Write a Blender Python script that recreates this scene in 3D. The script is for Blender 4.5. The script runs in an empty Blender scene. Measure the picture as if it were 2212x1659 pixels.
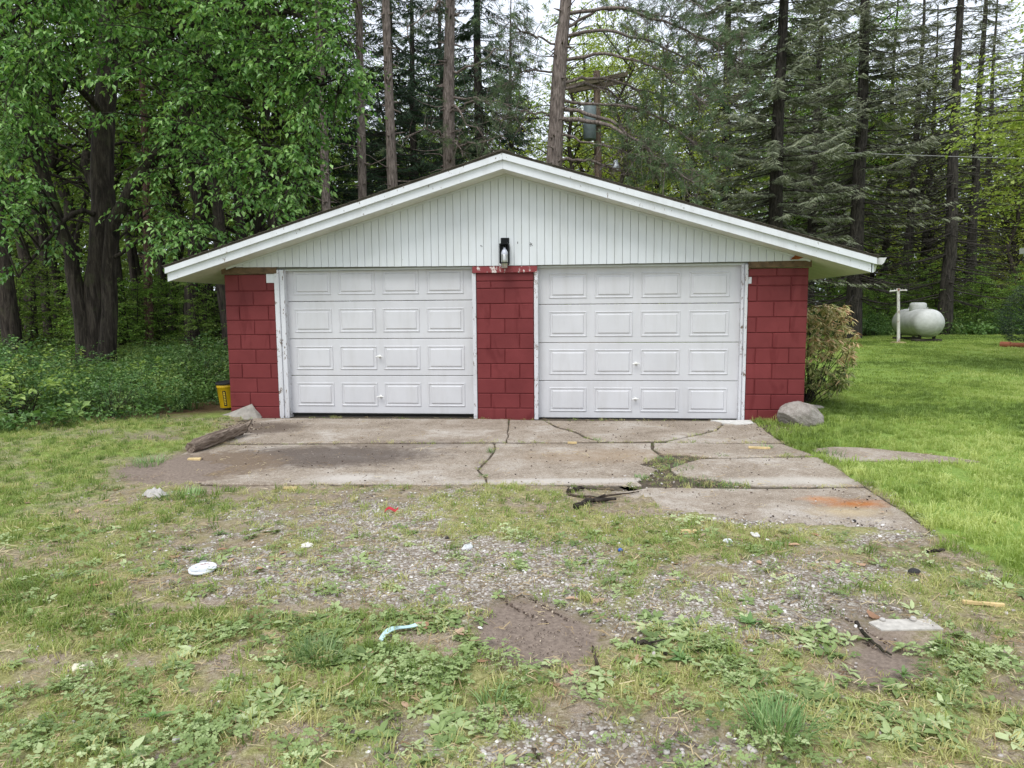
import bpy, math
import numpy as np
from mathutils import Vector, Matrix, Euler

# ---------------------------------------------------------------- camera, sky, sun
scene = bpy.context.scene
FPX = 2054.0 / 1.3562            # focal length in the 2212-px wide working picture
PITCH = math.radians(6.125)
ROLL = math.radians(0.443)
CAMH = 1.50
cam_data = bpy.data.cameras.new("camera")
cam = bpy.data.objects.new("camera", cam_data)
scene.collection.objects.link(cam)
scene.camera = cam
cam_data.sensor_width = 36.0
cam_data.lens = 36.0 * 2054.0 / 3000.0
cam_data.clip_end = 3000.0
cam_data.clip_start = 0.05
cam.location = (0, 0, CAMH)
cam.rotation_euler = (Euler((math.pi / 2 - PITCH, 0, 0)).to_matrix() @ Matrix.Rotation(-ROLL, 3, 'Z')).to_euler()

SUN_EL = math.radians(58)
SUN_AZ = math.radians(205)       # compass-like, from +Y clockwise: behind the camera, slightly left
world = bpy.data.worlds.new("World")
scene.world = world
world.use_nodes = True
wn = world.node_tree
wn.nodes.clear()
w_out = wn.nodes.new("ShaderNodeOutputWorld")
w_bg = wn.nodes.new("ShaderNodeBackground")
w_sky = wn.nodes.new("ShaderNodeTexSky")
w_sky.sky_type = 'NISHITA'
w_sky.sun_disc = False
w_sky.sun_elevation = SUN_EL
w_sky.sun_rotation = SUN_AZ
w_sky.dust_density = 4.0
w_sky.air_density = 1.0
# an even layer of thin cloud takes most of the blue out of the sky
w_hsv = wn.nodes.new("ShaderNodeHueSaturation")
w_hsv.inputs["Saturation"].default_value = 0.3
w_mix = wn.nodes.new("ShaderNodeMixRGB")
w_mix.inputs["Fac"].default_value = 0.65
w_mix.inputs["Color2"].default_value = (8.3, 9.0, 10.2, 1)
wn.links.new(w_sky.outputs[0], w_hsv.inputs["Color"])
wn.links.new(w_hsv.outputs[0], w_mix.inputs["Color1"])
wn.links.new(w_mix.outputs[0], w_bg.inputs["Color"])
w_bg.inputs["Strength"].default_value = 0.12
wn.links.new(w_bg.outputs[0], w_out.inputs["Surface"])

sun_data = bpy.data.lights.new("sun", 'SUN')
sun_data.energy = 1.3
sun_data.angle = math.radians(25)
sun_data.color = (1.0, 0.985, 0.96)
sun = bpy.data.objects.new("sun", sun_data)
scene.collection.objects.link(sun)
sun_dir = Vector((math.sin(SUN_AZ) * math.cos(SUN_EL), math.cos(SUN_AZ) * math.cos(SUN_EL), math.sin(SUN_EL)))
sun.rotation_euler = sun_dir.to_track_quat('Z', 'Y').to_euler()
sun.location = (0, 0, 30)

scene.view_settings.view_transform = 'Standard'
scene.view_settings.look = 'None'
scene.view_settings.gamma = 1.0
scene.view_settings.use_curve_mapping = False
scene.view_settings.exposure = 0.55
scene.cycles.max_bounces = 6
scene.cycles.diffuse_bounces = 3
scene.cycles.transmission_bounces = 4
scene.cycles.use_denoising = True

COL = scene.collection

# ---------------------------------------------------------------- picture <-> place
def ray(ox, oy):
    a, b = ox - 1106.0, oy - 829.5
    c, s = math.cos(ROLL), math.sin(ROLL)
    xi, yi = c * a - s * b, s * a + c * b
    c, s = math.cos(PITCH), math.sin(PITCH)
    return np.array([xi, FPX * c - yi * s, -FPX * s - yi * c])

def gz(x, y):
    """height of the ground"""
    x = np.asarray(x, float); y = np.asarray(y, float)
    t = np.clip((y - 12.0) / 11.0, 0, 1)
    z = 0.2 * t * t * (3 - 2 * t)
    z = z + 0.07 * np.exp(-((x + 5.0) / 1.6) ** 2 - ((y - 8.6) / 1.3) ** 2)
    return z

def gnd(ox, oy, z=None):
    d = ray(ox, oy)
    zz = 0.0
    for _ in range(6):
        t = (zz - CAMH) / d[2]
        p = d * t
        if z is not None:
            zz = z
        else:
            zz = float(gz(p[0], p[1]))
    return np.array([p[0], p[1], zz])

def at(ox, oy, Y):
    d = ray(ox, oy)
    return d * (Y / d[1]) + np.array([0, 0, CAMH])

def to_px(x, y, z):
    """working-picture pixel of a place (vectorised)"""
    zz = z - CAMH
    c, s = math.cos(PITCH), math.sin(PITCH)
    d = np.maximum(y * c - zz * s, 0.05)
    up = y * s + zz * c
    xi, yi = FPX * x / d, -FPX * up / d
    c, s = math.cos(ROLL), math.sin(ROLL)
    return 1106.0 + c * xi + s * yi, 829.5 - s * xi + c * yi

class VNoise:
    def __init__(self, seed):
        self.g = np.random.default_rng(seed).random((256, 256))
    def one(self, x, y):
        xi, yi = np.floor(x).astype(int), np.floor(y).astype(int)
        fx, fy = x - xi, y - yi
        fx, fy = fx * fx * (3 - 2 * fx), fy * fy * (3 - 2 * fy)
        g = self.g
        a, b = g[xi % 256, yi % 256], g[(xi + 1) % 256, yi % 256]
        c, d = g[xi % 256, (yi + 1) % 256], g[(xi + 1) % 256, (yi + 1) % 256]
        return (a * (1 - fx) + b * fx) * (1 - fy) + (c * (1 - fx) + d * fx) * fy
    def fbm(self, x, y, s, o=4):
        t, a, n = 0.0, 1.0, 0.0
        for k in range(o):
            t = t + a * self.one(x * s + 17 * k, y * s + 31 * k); n += a
            a *= 0.55; s *= 2.03
        return t / n

# ---------------------------------------------------------------- naming helpers
def tag(o, label=None, cat=None, group=None, kind=None):
    if label: o["label"] = label
    if cat: o["category"] = cat
    if group: o["group"] = group
    if kind: o["kind"] = kind
    return o

def empty(name, loc=(0, 0, 0), rz=0.0):
    o = bpy.data.objects.new(name, None)
    o.empty_display_size = 0.2
    COL.objects.link(o)
    o.location = loc
    o.rotation_euler = (0, 0, rz)
    return o

def dup(root, loc=None, rz=None, scale=None):
    r = root.copy(); COL.objects.link(r)
    if loc is not None: r.location = loc
    if rz is not None: r.rotation_euler = (0, 0, rz)
    if scale is not None: r.scale = (scale, scale, scale)
    for ch in list(root.children):
        c = ch.copy(); COL.objects.link(c); c.parent = r
        for g in list(ch.children):
            d = g.copy(); COL.objects.link(d); d.parent = c
    return r

# ---------------------------------------------------------------- mesh builder
class MB:
    def __init__(self):
        self.v = []; self.f = []; self.m = []; self.t = []; self.n = 0
    def add(self, verts, faces, mat=0, tint=None):
        verts = np.asarray(verts, float).reshape(-1, 3)
        faces = np.asarray(faces, int)
        if faces.shape[1] == 3:
            faces = np.concatenate([faces, -np.ones((len(faces), 1), int) - self.n], 1)
        self.v.append(verts); self.f.append(faces + self.n)
        self.m.append(np.full(len(faces), mat, int))
        self.t.append(np.full(len(verts), 0.5) if tint is None else np.broadcast_to(np.asarray(tint, float), (len(verts),)))
        self.n += len(verts)
        return self
    def box(self, x0, x1, y0, y1, z0, z1, mat=0):
        v = [(x0, y0, z0), (x1, y0, z0), (x1, y1, z0), (x0, y1, z0), (x0, y0, z1), (x1, y0, z1), (x1, y1, z1), (x0, y1, z1)]
        return self.add(v, [(0, 3, 2, 1), (4, 5, 6, 7), (0, 1, 5, 4), (1, 2, 6, 5), (2, 3, 7, 6), (3, 0, 4, 7)], mat)
    def prism(self, poly, lo, hi, axis=2, mat=0):
        """polygon of 2-D points extruded along an axis between lo and hi"""
        n = len(poly)
        def p(a, b, c):
            return {2: (a, b, c), 1: (a, c, b), 0: (c, a, b)}[axis]
        v = [p(a, b, lo) for a, b in poly] + [p(a, b, hi) for a, b in poly]
        self.add(v, [(i, (i + 1) % n, (i + 1) % n + n, i + n) for i in range(n)], mat)
        b = self.n - 2 * n
        # fan caps from the centre
        cx = np.mean(np.asarray(poly, float), 0)
        self.add([p(cx[0], cx[1], lo)] + v[:n], [(0, (i + 1) % n + 1, i + 1) for i in range(n)], mat)
        self.add([p(cx[0], cx[1], hi)] + v[n:], [(0, i + 1, (i + 1) % n + 1) for i in range(n)], mat)
        return self
    def tube(self, pts, rad, sides=6, mat=0, caps=True, tint=None, squash=None):
        pts = np.asarray(pts, float); n = len(pts)
        rad = np.broadcast_to(np.asarray(rad, float), (n,))
        tan = np.gradient(pts, axis=0)
        tan /= np.linalg.norm(tan, axis=1, keepdims=True) + 1e-9
        ref = np.array([0.0, 0, 1]) if abs(tan[0][2]) < 0.9 else np.array([1.0, 0, 0])
        a = np.cross(tan, ref); a /= np.linalg.norm(a, axis=1, keepdims=True) + 1e-9
        b = np.cross(tan, a)
        th = np.arange(sides) * 2 * math.pi / sides
        ring = a[:, None, :] * np.cos(th)[None, :, None] + b[:, None, :] * np.sin(th)[None, :, None]
        v = (pts[:, None, :] + ring * rad[:, None, None]).reshape(-1, 3)
        i, j = np.meshgrid(np.arange(n - 1), np.arange(sides), indexing='ij')
        k = (j + 1) % sides
        f = np.stack([i * sides + j, i * sides + k, (i + 1) * sides + k, (i + 1) * sides + j], -1).reshape(-1, 4)
        self.add(v, f, mat, tint)
        if caps and sides > 3:
            for e, ring_i in ((0, 0), (n - 1, (n - 1) * sides)):
                self.add(np.vstack([pts[e:e + 1], v[ring_i:ring_i + sides]]), [(0, s + 1, (s + 1) % sides + 1) for s in range(sides)], mat, tint)
        return self
    def lathe(self, prof, seg=24, mat=0, centre=(0, 0, 0)):
        prof = np.asarray(prof, float); n = len(prof)
        th = np.arange(seg) * 2 * math.pi / seg
        v = np.stack([prof[:, None, 0] * np.cos(th), prof[:, None, 0] * np.sin(th), np.repeat(prof[:, 1:2], seg, 1)], -1).reshape(-1, 3) + np.asarray(centre)
        i, j = np.meshgrid(np.arange(n - 1), np.arange(seg), indexing='ij')
        k = (j + 1) % seg
        return self.add(v, np.stack([i * seg + j, i * seg + k, (i + 1) * seg + k, (i + 1) * seg + j], -1).reshape(-1, 4), mat)
    def leaves(self, pos, dr, nrm, length, width=0.5, bend=0.15, fold=0.12, tint=None, mat=0, fine=True):
        """pointed leaves: base at pos, along dr, face normal nrm"""
        pos = np.asarray(pos, float); n = len(pos)
        dr = dr / (np.linalg.norm(dr, axis=1, keepdims=True) + 1e-9)
        sd = np.cross(dr, nrm); sd /= np.linalg.norm(sd, axis=1, keepdims=True) + 1e-9
        nn = np.cross(sd, dr)
        L = np.broadcast_to(np.asarray(length, float), (n,))[:, None]
        W = L * width * 0.5
        tip = pos + dr * L - nn * L * bend
        l = pos + dr * L * 0.42 + sd * W + nn * L * fold
        r = pos + dr * L * 0.42 - sd * W + nn * L * fold
        tt = np.full(n, 0.5) if tint is None else np.asarray(tint, float)
        if fine == 'round':
            d1, d2 = dr * L * 0.22, dr * L * 0.62
            W = W * 0.95
            l1, r1 = pos + d1 + sd * W * .85 + nn * L * fold * .6, pos + d1 - sd * W * .85 + nn * L * fold * .6
            l2, r2 = pos + d2 + sd * W * .92 + nn * L * (fold * .6 - bend * .35), pos + d2 - sd * W * .92 + nn * L * (fold * .6 - bend * .35)
            m1, m2 = pos + d1, pos + d2 - nn * L * bend * .4
            v = np.stack([pos, l1, m1, r1, l2, m2, r2, tip], 1).reshape(-1, 3)
            o = np.arange(n)[:, None] * 8
            f = np.concatenate([o + [0, 2, 1], o + [0, 3, 2], o + [1, 2, 5], o + [1, 5, 4], o + [2, 3, 6], o + [2, 6, 5], o + [4, 5, 7], o + [5, 6, 7]], 0)
            self.add(v, f, mat, np.repeat(tt, 8))
        elif fine:
            mid = pos + dr * L * 0.5
            v = np.stack([pos, l, mid, r, tip], 1).reshape(-1, 3)
            o = np.arange(n)[:, None] * 5
            f = np.concatenate([o + [0, 2, 1], o + [1, 2, 4], o + [0, 3, 2], o + [3, 4, 2]], 0)
            self.add(v, f, mat, np.repeat(tt, 5))
        else:
            v = np.stack([pos, l, tip, r], 1).reshape(-1, 3)
            o = np.arange(n)[:, None] * 4
            f = np.concatenate([o + [0, 2, 1], o + [0, 3, 2]], 0)
            self.add(v, f, mat, np.repeat(tt, 4))
        return self
    def mesh(self, name, mats, smooth=False):
        me = bpy.data.meshes.new(name)
        V = np.concatenate(self.v); F = np.concatenate(self.f); M = np.concatenate(self.m); T = np.concatenate(self.t)
        tot = np.where(F[:, 3] < 0, 3, 4)
        me.vertices.add(len(V)); me.vertices.foreach_set("co", V.astype(np.float32).ravel())
        flat = F.ravel(); flat = flat[flat >= 0]
        me.loops.add(len(flat)); me.loops.foreach_set("vertex_index", flat.astype(np.int32))
        me.polygons.add(len(F))
        st = np.concatenate([[0], np.cumsum(tot)[:-1]])
        me.polygons.foreach_set("loop_start", st.astype(np.int32))
        me.polygons.foreach_set("material_index", M.astype(np.int32))
        me.polygons.foreach_set("use_smooth", np.full(len(F), bool(smooth)))
        a = me.attributes.new("tint", 'FLOAT', 'POINT')
        a.data.foreach_set("value", T.astype(np.float32))
        for m in (mats if isinstance(mats, (list, tuple)) else [mats]):
            me.materials.append(m)
        me.update(calc_edges=True)
        me.validate()
        return me
    def build(self, name, mats, parent=None, smooth=False, link=True):
        o = bpy.data.objects.new(name, self.mesh(name, mats, smooth))
        if link: COL.objects.link(o)
        if parent is not None: o.parent = parent
        return o

def obj_of(me, name, parent=None):
    o = bpy.data.objects.new(name, me); COL.objects.link(o)
    if parent is not None: o.parent = parent
    return o

def bevel(o, w=0.004, seg=1):
    m = o.modifiers.new("bevel", 'BEVEL'); m.width = w; m.segments = seg; m.limit_method = 'ANGLE'
    return o

# ---------------------------------------------------------------- materials
def lin(r, g, b):
    f = lambda c: (c / 255) / 12.92 if c <= 10 else ((c / 255 + 0.055) / 1.055) ** 2.4
    return (f(r), f(g), f(b), 1.0)

class NT:
    """small helper to write node trees"""
    def __init__(self, name):
        self.mat = bpy.data.materials.new(name); self.mat.use_nodes = True
        self.t = self.mat.node_tree; self.t.nodes.clear()
        self.out = self.t.nodes.new("ShaderNodeOutputMaterial")
    def node(self, kind, **kw):
        n = self.t.nodes.new("ShaderNode" + kind)
        for k, v in kw.items():
            if k.startswith("_"): setattr(n, k[1:], v)
        for k, v in kw.items():
            if not k.startswith("_"): self.set(n.inputs[k.replace("__", " ")], v)
        return n
    def set(self, sock, v):
        if isinstance(v, bpy.types.NodeSocket): self.t.links.new(v, sock)
        elif isinstance(v, bpy.types.Node): self.t.links.new(v.outputs[0], sock)
        else: sock.default_value = v
    def math(self, op, a, b=0.0, c=0.0, clamp=False):
        n = self.t.nodes.new("ShaderNodeMath"); n.operation = op; n.use_clamp = clamp
        for i, v in enumerate((a, b, c)): self.set(n.inputs[i], v)
        return n.outputs[0]
    def mix(self, fac, a, b, mode='MIX'):
        n = self.t.nodes.new("ShaderNodeMixRGB"); n.blend_type = mode
        self.set(n.inputs[0], fac); self.set(n.inputs[1], a); self.set(n.inputs[2], b)
        return n.outputs[0]
    def ramp(self, fac, stops):
        n = self.t.nodes.new("ShaderNodeValToRGB"); e = n.color_ramp.elements
        while len(e) < len(stops): e.new(0.5)
        for i, (p, c) in enumerate(stops):
            e[i].position = p; e[i].color = c if len(c) == 4 else (*c, 1)
        self.set(n.inputs[0], fac)
        return n.outputs[0]
    def step(self, fac, lo, hi):
        n = self.t.nodes.new("ShaderNodeMapRange"); n.clamp = True
        self.set(n.inputs[0], fac); n.inputs[1].default_value = lo; n.inputs[2].default_value = hi
        n.inputs[3].default_value = 0; n.inputs[4].default_value = 1
        return n.outputs[0]
    def coord(self, which="Object"):
        if which == "World":
            return self.t.nodes.new("ShaderNodeNewGeometry").outputs["Position"]
        return self.t.nodes.new("ShaderNodeTexCoord").outputs[which]
    def mapped(self, vec, scale=(1, 1, 1), loc=(0, 0, 0), rot=(0, 0, 0)):
        n = self.t.nodes.new("ShaderNodeMapping")
        self.set(n.inputs[0], vec); n.inputs["Scale"].default_value = scale
        n.inputs["Location"].default_value = loc; n.inputs["Rotation"].default_value = rot
        return n.outputs[0]
    def noise(self, vec, scale, detail=4, rough=0.6, out=0, dist=0.0):
        n = self.t.nodes.new("ShaderNodeTexNoise")
        if vec is not None: self.set(n.inputs["Vector"], vec)
        n.inputs["Scale"].default_value = scale; n.inputs["Detail"].default_value = detail
        n.inputs["Roughness"].default_value = rough; n.inputs["Distortion"].default_value = dist
        return n.outputs[out]
    def voronoi(self, vec, scale, feature='F1', out=0, rand=1.0):
        n = self.t.nodes.new("ShaderNodeTexVoronoi"); n.feature = feature
        if vec is not None: self.set(n.inputs["Vector"], vec)
        n.inputs["Scale"].default_value = scale; n.inputs["Randomness"].default_value = rand
        return n.outputs[out]
    def attr(self, name, kind='GEOMETRY', out=2):
        n = self.t.nodes.new("ShaderNodeAttribute"); n.attribute_name = name; n.attribute_type = kind
        return n.outputs[out]
    def rand(self):
        return self.t.nodes.new("ShaderNodeObjectInfo").outputs["Random"]
    def bump(self, h, strength=0.3, dist=0.01):
        n = self.t.nodes.new("ShaderNodeBump"); self.set(n.inputs["Height"], h)
        n.inputs["Strength"].default_value = strength; n.inputs["Distance"].default_value = dist
        return n.outputs[0]
    def finish(self, col, rough=0.7, normal=None, metal=0.0, spec=0.4):
        p = self.t.nodes.new("ShaderNodeBsdfPrincipled")
        self.set(p.inputs["Base Color"], col); self.set(p.inputs["Roughness"], rough)
        self.set(p.inputs["Metallic"], metal); self.set(p.inputs["Specular IOR Level"], spec)
        if normal is not None: self.set(p.inputs["Normal"], normal)
        self.t.links.new(p.outputs[0], self.out.inputs[0])
        return self.mat
    def leaf(self, col, rough=0.45, trans=0.35, tcol=None, spec=0.35):
        p = self.t.nodes.new("ShaderNodeBsdfPrincipled")
        self.set(p.inputs["Base Color"], col); p.inputs["Roughness"].default_value = rough
        p.inputs["Specular IOR Level"].default_value = spec
        tr = self.t.nodes.new("ShaderNodeBsdfTranslucent"); self.set(tr.inputs[0], tcol if tcol is not None else col)
        mx = self.t.nodes.new("ShaderNodeMixShader"); mx.inputs[0].default_value = trans
        self.t.links.new(p.outputs[0], mx.inputs[1]); self.t.links.new(tr.outputs[0], mx.inputs[2])
        self.t.links.new(mx.outputs[0], self.out.inputs[0])
        return self.mat

def leaf_mat(name, dark, mid, light, trans=0.35, inst=False, rough=0.45, var=0.25):
    n = NT(name)
    t = n.attr("tint", 'INSTANCER' if inst else 'GEOMETRY')
    c = n.ramp(t, [(0.0, lin(*dark)), (0.5, lin(*mid)), (1.0, lin(*light))])
    if not inst:
        r = n.rand()
        hv = n.node("HueSaturation", Color=c, Value=n.math('MULTIPLY_ADD', r, var * 2, 1 - var), Hue=n.math('MULTIPLY_ADD', r, 0.02, 0.49))
        c = hv.outputs[0]
    tc = n.mix(1.0, c, (1.2, 1.2, 0.7, 1), 'MULTIPLY')
    return n.leaf(c, rough, trans, tc)

def bark_mat(name, a, b, scale=6.0, moss=None):
    n = NT(name)
    v = n.mapped(n.coord("Object"), (1, 1, 0.16))
    h = n.noise(v, scale * 3, 6, 0.7, dist=0.6)
    h2 = n.noise(n.coord("Object"), scale * 0.35, 3, 0.6)
    c = n.ramp(h, [(0.32, lin(*[x * 0.45 for x in a])), (0.47, lin(*a)), (0.68, lin(*b))])
    c = n.mix(n.math('MULTIPLY', h2, 0.55), c, lin(*[x * 0.55 for x in a]))
    if moss:
        c = n.mix(n.step(n.noise(n.coord("Object"), 1.6, 4), 0.55, 0.75), c, lin(*moss))
    return n.finish(c, 0.9, n.bump(h, 0.9, 0.04), spec=0.15)

def paint_mat(name, base, chip=None, chip_amt=0.0, rough=0.55, var=0.06, bump=0.15, dirt=None, dirt_amt=0.3, scale=1.0):
    n = NT(name)
    co = n.coord("World")
    big = n.noise(co, 1.7 * scale, 4, 0.6)
    fine = n.noise(co, 90, 3, 0.6)
    b = lin(*base)
    dk = tuple(x * (1 - 2.2 * var) for x in b[:3]) + (1,)
    lt = tuple(min(1, x * (1 + 1.2 * var)) for x in b[:3]) + (1,)
    c = n.ramp(big, [(0.3, dk), (0.7, lt)])
    if dirt:
        d = n.noise(n.mapped(co, (3, 3, 0.5)), 2.0 * scale, 5, 0.65)
        c = n.mix(n.math('MULTIPLY', n.step(d, 0.48, 0.75), dirt_amt), c, lin(*dirt))
        sp = n.voronoi(co, 26, out=0)
        c = n.mix(n.math('MULTIPLY', n.math('LESS_THAN', sp, 0.055), 0.45), c, lin(*dirt))
    if chip:
        k = n.noise(n.mapped(co, (1, 1, 0.45)), 30 * scale, 5, 0.75)
        k2 = n.noise(co, 3.5, 2)
        c = n.mix(n.step(n.math('ADD', k, n.math('MULTIPLY', k2, 0.3)), 0.92 - chip_amt, 0.95 - chip_amt), c, lin(*chip))
    h = n.math('ADD', n.math('MULTIPLY', fine, 0.4), big)
    return n.finish(c, rough, n.bump(h, bump, 0.004), spec=0.35)

def plain_mat(name, col, rough=0.6, metal=0.0, var=0.12, scale=8.0, bump=0.1):
    n = NT(name)
    h = n.noise(n.coord("Object"), scale, 5, 0.6)
    b = lin(*col)
    c = n.ramp(h, [(0.3, tuple(x * (1 - var * 2) for x in b[:3])), (0.7, tuple(min(1, x * (1 + var)) for x in b[:3]))])
    return n.finish(c, rough, n.bump(h, bump, 0.01), metal)
# ================================================================ garage
M_RED = paint_mat("red block paint", (134, 60, 63), rough=0.6, var=0.10, bump=0.35, scale=1.3)
def red_mat():
    n = NT("red masonry paint")
    co = n.coord("World")
    big = n.noise(co, 2.4, 4, 0.6)
    streak = n.noise(n.mapped(co, (4.0, 4.0, 1.1)), 1.5, 3, 0.5, dist=0.8)
    fine = n.noise(co, 120, 3, 0.7)
    c = n.ramp(big, [(0.3, lin(103, 43, 44)), (0.7, lin(117, 52, 53))])
    c = n.mix(n.math('MULTIPLY', n.step(streak, 0.56, 0.66), 0.45), c, lin(86, 26, 28))
    r = n.rand()
    c = n.node("HueSaturation", Color=c, Value=n.math('MULTIPLY_ADD', r, 0.14, 0.93)).outputs[0]
    chip = n.noise(co, 38, 4, 0.8)
    c = n.mix(n.step(chip, 0.765, 0.78), c, lin(190, 165, 160))
    return n.finish(c, 0.55, n.bump(n.math('ADD', fine, n.math('MULTIPLY', big, 2.0)), 0.3, 0.004), spec=0.2)
M_RED = red_mat()
M_WHITE = paint_mat("white trim paint", (214, 217, 220), chip=(120, 110, 98), chip_amt=0.115, rough=0.5, var=0.03, dirt=(150, 145, 132), dirt_amt=0.22)
M_JAMB = paint_mat("peeling jamb paint", (204, 205, 208), chip=(112, 98, 84), chip_amt=0.185, rough=0.55, var=0.04, dirt=(140, 130, 118), dirt_amt=0.35)
M_SIDE = paint_mat("white siding paint", (208, 212, 214), chip=(110, 110, 95), chip_amt=0.06, rough=0.5, var=0.03, dirt=(168, 168, 152), dirt_amt=0.2)
M_DOOR = paint_mat("garage door enamel", (199, 199, 201), rough=0.42, var=0.03, bump=0.05, dirt=(150, 145, 135), dirt_amt=0.2)
M_SOFFIT = paint_mat("soffit paint", (214, 214, 204), chip=(130, 120, 105), chip_amt=0.05, var=0.05, dirt=(150, 140, 120), dirt_amt=0.35)
M_BROWN = plain_mat("bare brown board", (104, 84, 62), 0.85, scale=14, var=0.25, bump=0.3)
M_SHING = plain_mat("asphalt shingle", (86, 80, 70), 0.95, scale=60, var=0.3, bump=0.5)
M_RUST = plain_mat("rotten orange wood", (150, 82, 40), 0.9, scale=20, var=0.3, bump=0.4)
M_MORTAR = M_RED
M_CEM = plain_mat("repair cement", (150, 145, 136), 0.95, scale=12, var=0.15, bump=0.5)
M_DARK = plain_mat("black rubber", (22, 22, 22), 0.7)
M_METAL = plain_mat("dull gutter metal", (205, 205, 202), 0.4, 0.2)
M_FLOOR = plain_mat("garage floor", (90, 85, 80), 0.9)

GX, GY, GYAW = -4.003, 9.88, 0.0965
GW, GD = 7.873, 7.3
garage = empty("garage", (GX, GY, 0), -GYAW)
tag(garage, "white and red concrete block garage with two panelled doors under a low gable", "garage")
def gw(u, v, w=0.0):
    """garage frame -> place"""
    return np.array([GX + u * math.cos(GYAW) + v * math.sin(GYAW), GY - u * math.sin(GYAW) + v * math.cos(GYAW), w])

CRS = 0.2032
Z8 = 0.146
rg = np.random.default_rng(11)
def block_mesh(w, h, d=0.19, e=0.008):
    """block with chamfered front edges, origin at lower left front"""
    m = MB()
    j = rg.uniform(-0.0015, 0.0015, 8)
    x0, x1, z0, z1 = 0.0025, w - 0.0025, 0.003, h - 0.003
    v = [(x0, 0.009, z0), (x1, 0.009, z0), (x1, 0.009, z1), (x0, 0.009, z1),
         (x0 + e, j[0], z0 + e), (x1 - e, j[1], z0 + e), (x1 - e, j[2], z1 - e), (x0 + e, j[3], z1 - e),
         (x0, d, z0), (x1, d, z0), (x1, d, z1), (x0, d, z1)]
    m.add(v, [(4, 5, 6, 7), (0, 1, 5, 4), (1, 2, 6, 5), (2, 3, 7, 6), (3, 0, 4, 7), (0, 8, 9, 1), (1, 9, 10, 2), (2, 10, 11, 3), (3, 11, 8, 0)])
    return m
_bm = {}
def block(pier, u0, u1, z0, z1):
    k = (round(u1 - u0, 3), round(z1 - z0, 3))
    if k not in _bm: _bm[k] = block_mesh(*k).mesh("block", M_RED)
    o = obj_of(_bm[k], "block", pier)
    o.location = (u0, rg.uniform(-0.002, 0.002), z0)
    return o

def pier(u0, u1, rows, ztop, core_top=None):
    m = MB().box(u0 + 0.005, u1 - 0.005, 0.012, 0.185, -0.25, ztop)
    p = m.build("pier", M_MORTAR, garage)
    for z0, z1, cuts in rows:
        us = [u0] + [u0 + c for c in cuts] + [u1]
        for a, b in zip(us[:-1], us[1:]):
            block(p, a, b, z0, z1)
    return p

# left pier: eight full courses above a part-buried one
rowsL = [(-0.06, Z8, [0.25])]
for i in range(9):
    z0 = Z8 + i * CRS
    z1 = z0 + CRS if i < 8 else 2.005
    cuts = [0.40] if i % 2 == 0 else [0.20, 0.61]
    if i == 0: cuts = [0.30]
    if i == 8: cuts = [0.205, 0.61]
    rowsL.append((z0, z1, cuts if i != 8 else [0.205, 0.61]))
rowsL = [(a, b, ([0.41] if k in (2, 4, 6, 8) else c) if k not in (3, 5, 7) else [0.2, 0.62]) for k, (a, b, c) in enumerate(rowsL)]
pier(0.0, 0.728, rowsL, 2.0)
rowsC = [(-0.06, Z8, [0.39])]
for i in range(8):
    z0 = Z8 + i * CRS
    rowsC.append((z0, z0 + CRS, [0.19, 0.585] if i % 2 == 0 else [0.385]))
zc = Z8 + 8 * CRS
rowsC += [(zc, zc + 0.098, [0.2]), (zc + 0.098, 1.985, [])]
pier(3.545, 4.325, rowsC, 1.98)
rowsR = [(-0.06, Z8, [0.17])]
for i in range(8):
    z0 = Z8 + i * CRS
    rowsR.append((z0, z0 + CRS, [0.335] if i % 2 == 0 else [0.12, 0.545]))
rowsR += [(zc, zc + 0.12, [0.12, 0.545]), (zc + 0.12, 2.0, [0.36])]
pier(7.112, GW, rowsR, 1.995)

# side and back walls, blocks joined (never seen from the drive)
def long_wall(length, place, name="side_wall"):
    m = MB()
    for r in range(11):
        z0 = -0.06 if r == 0 else Z8 + (r - 1) * CRS
        z1 = Z8 + r * CRS if r < 10 else 2.0
        a = 0.2 if r % 2 else 0.0
        xs = [0.0] + list(np.arange(a if a else 0.4064, length - 0.05, 0.4064)) + [length]
        for x0, x1 in zip(xs[:-1], xs[1:]):
            b = block_mesh(x1 - x0, z1 - z0)
            for v, f in zip(b.v, b.f): m.add(place(v), f)
    return m.build(name, M_RED, garage)
R0 = 0.195
long_wall(GD - R0, lambda v: np.stack([v[:, 1], GD - v[:, 0], v[:, 2]], 1))
long_wall(GD - R0, lambda v: np.stack([GW - v[:, 1], R0 + v[:, 0], v[:, 2]], 1))
long_wall(GW - 0.4, lambda v: np.stack([0.2 + v[:, 0], GD - v[:, 1], v[:, 2]], 1), "back_wall")
MB().box(0.15, GW - 0.15, 0.15, GD - 0.15, -0.1, 0.001).build("floor_slab", M_FLOOR, garage)
# front lintel core over the doors
MB().box(0.73, GW - 0.76, 0.03, 0.16, 2.045, 2.3).build("lintel", M_SIDE, garage)

# boards on top of the piers
bevel(MB().box(-0.02, 0.775, -0.035, 0.0, 2.008, 2.098).build("header_board", M_BROWN, garage), 0.004)
bevel(MB().box(7.105, 7.895, -0.035, 0.0, 2.004, 2.088).build("header_board", M_BROWN, garage), 0.004)
capb = bevel(MB().box(3.5, 4.372, -0.034, 0.0, 1.98, 2.068).build("cap_board", paint_mat("chipped red board", (128, 55, 57), chip=(205, 195, 190), chip_amt=0.20, scale=0.5), garage), 0.004)
bevel(MB().box(0.615, 0.733, -0.014, -0.002, 1.882, 2.006).build("trim_block", M_WHITE, garage), 0.003)

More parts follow.
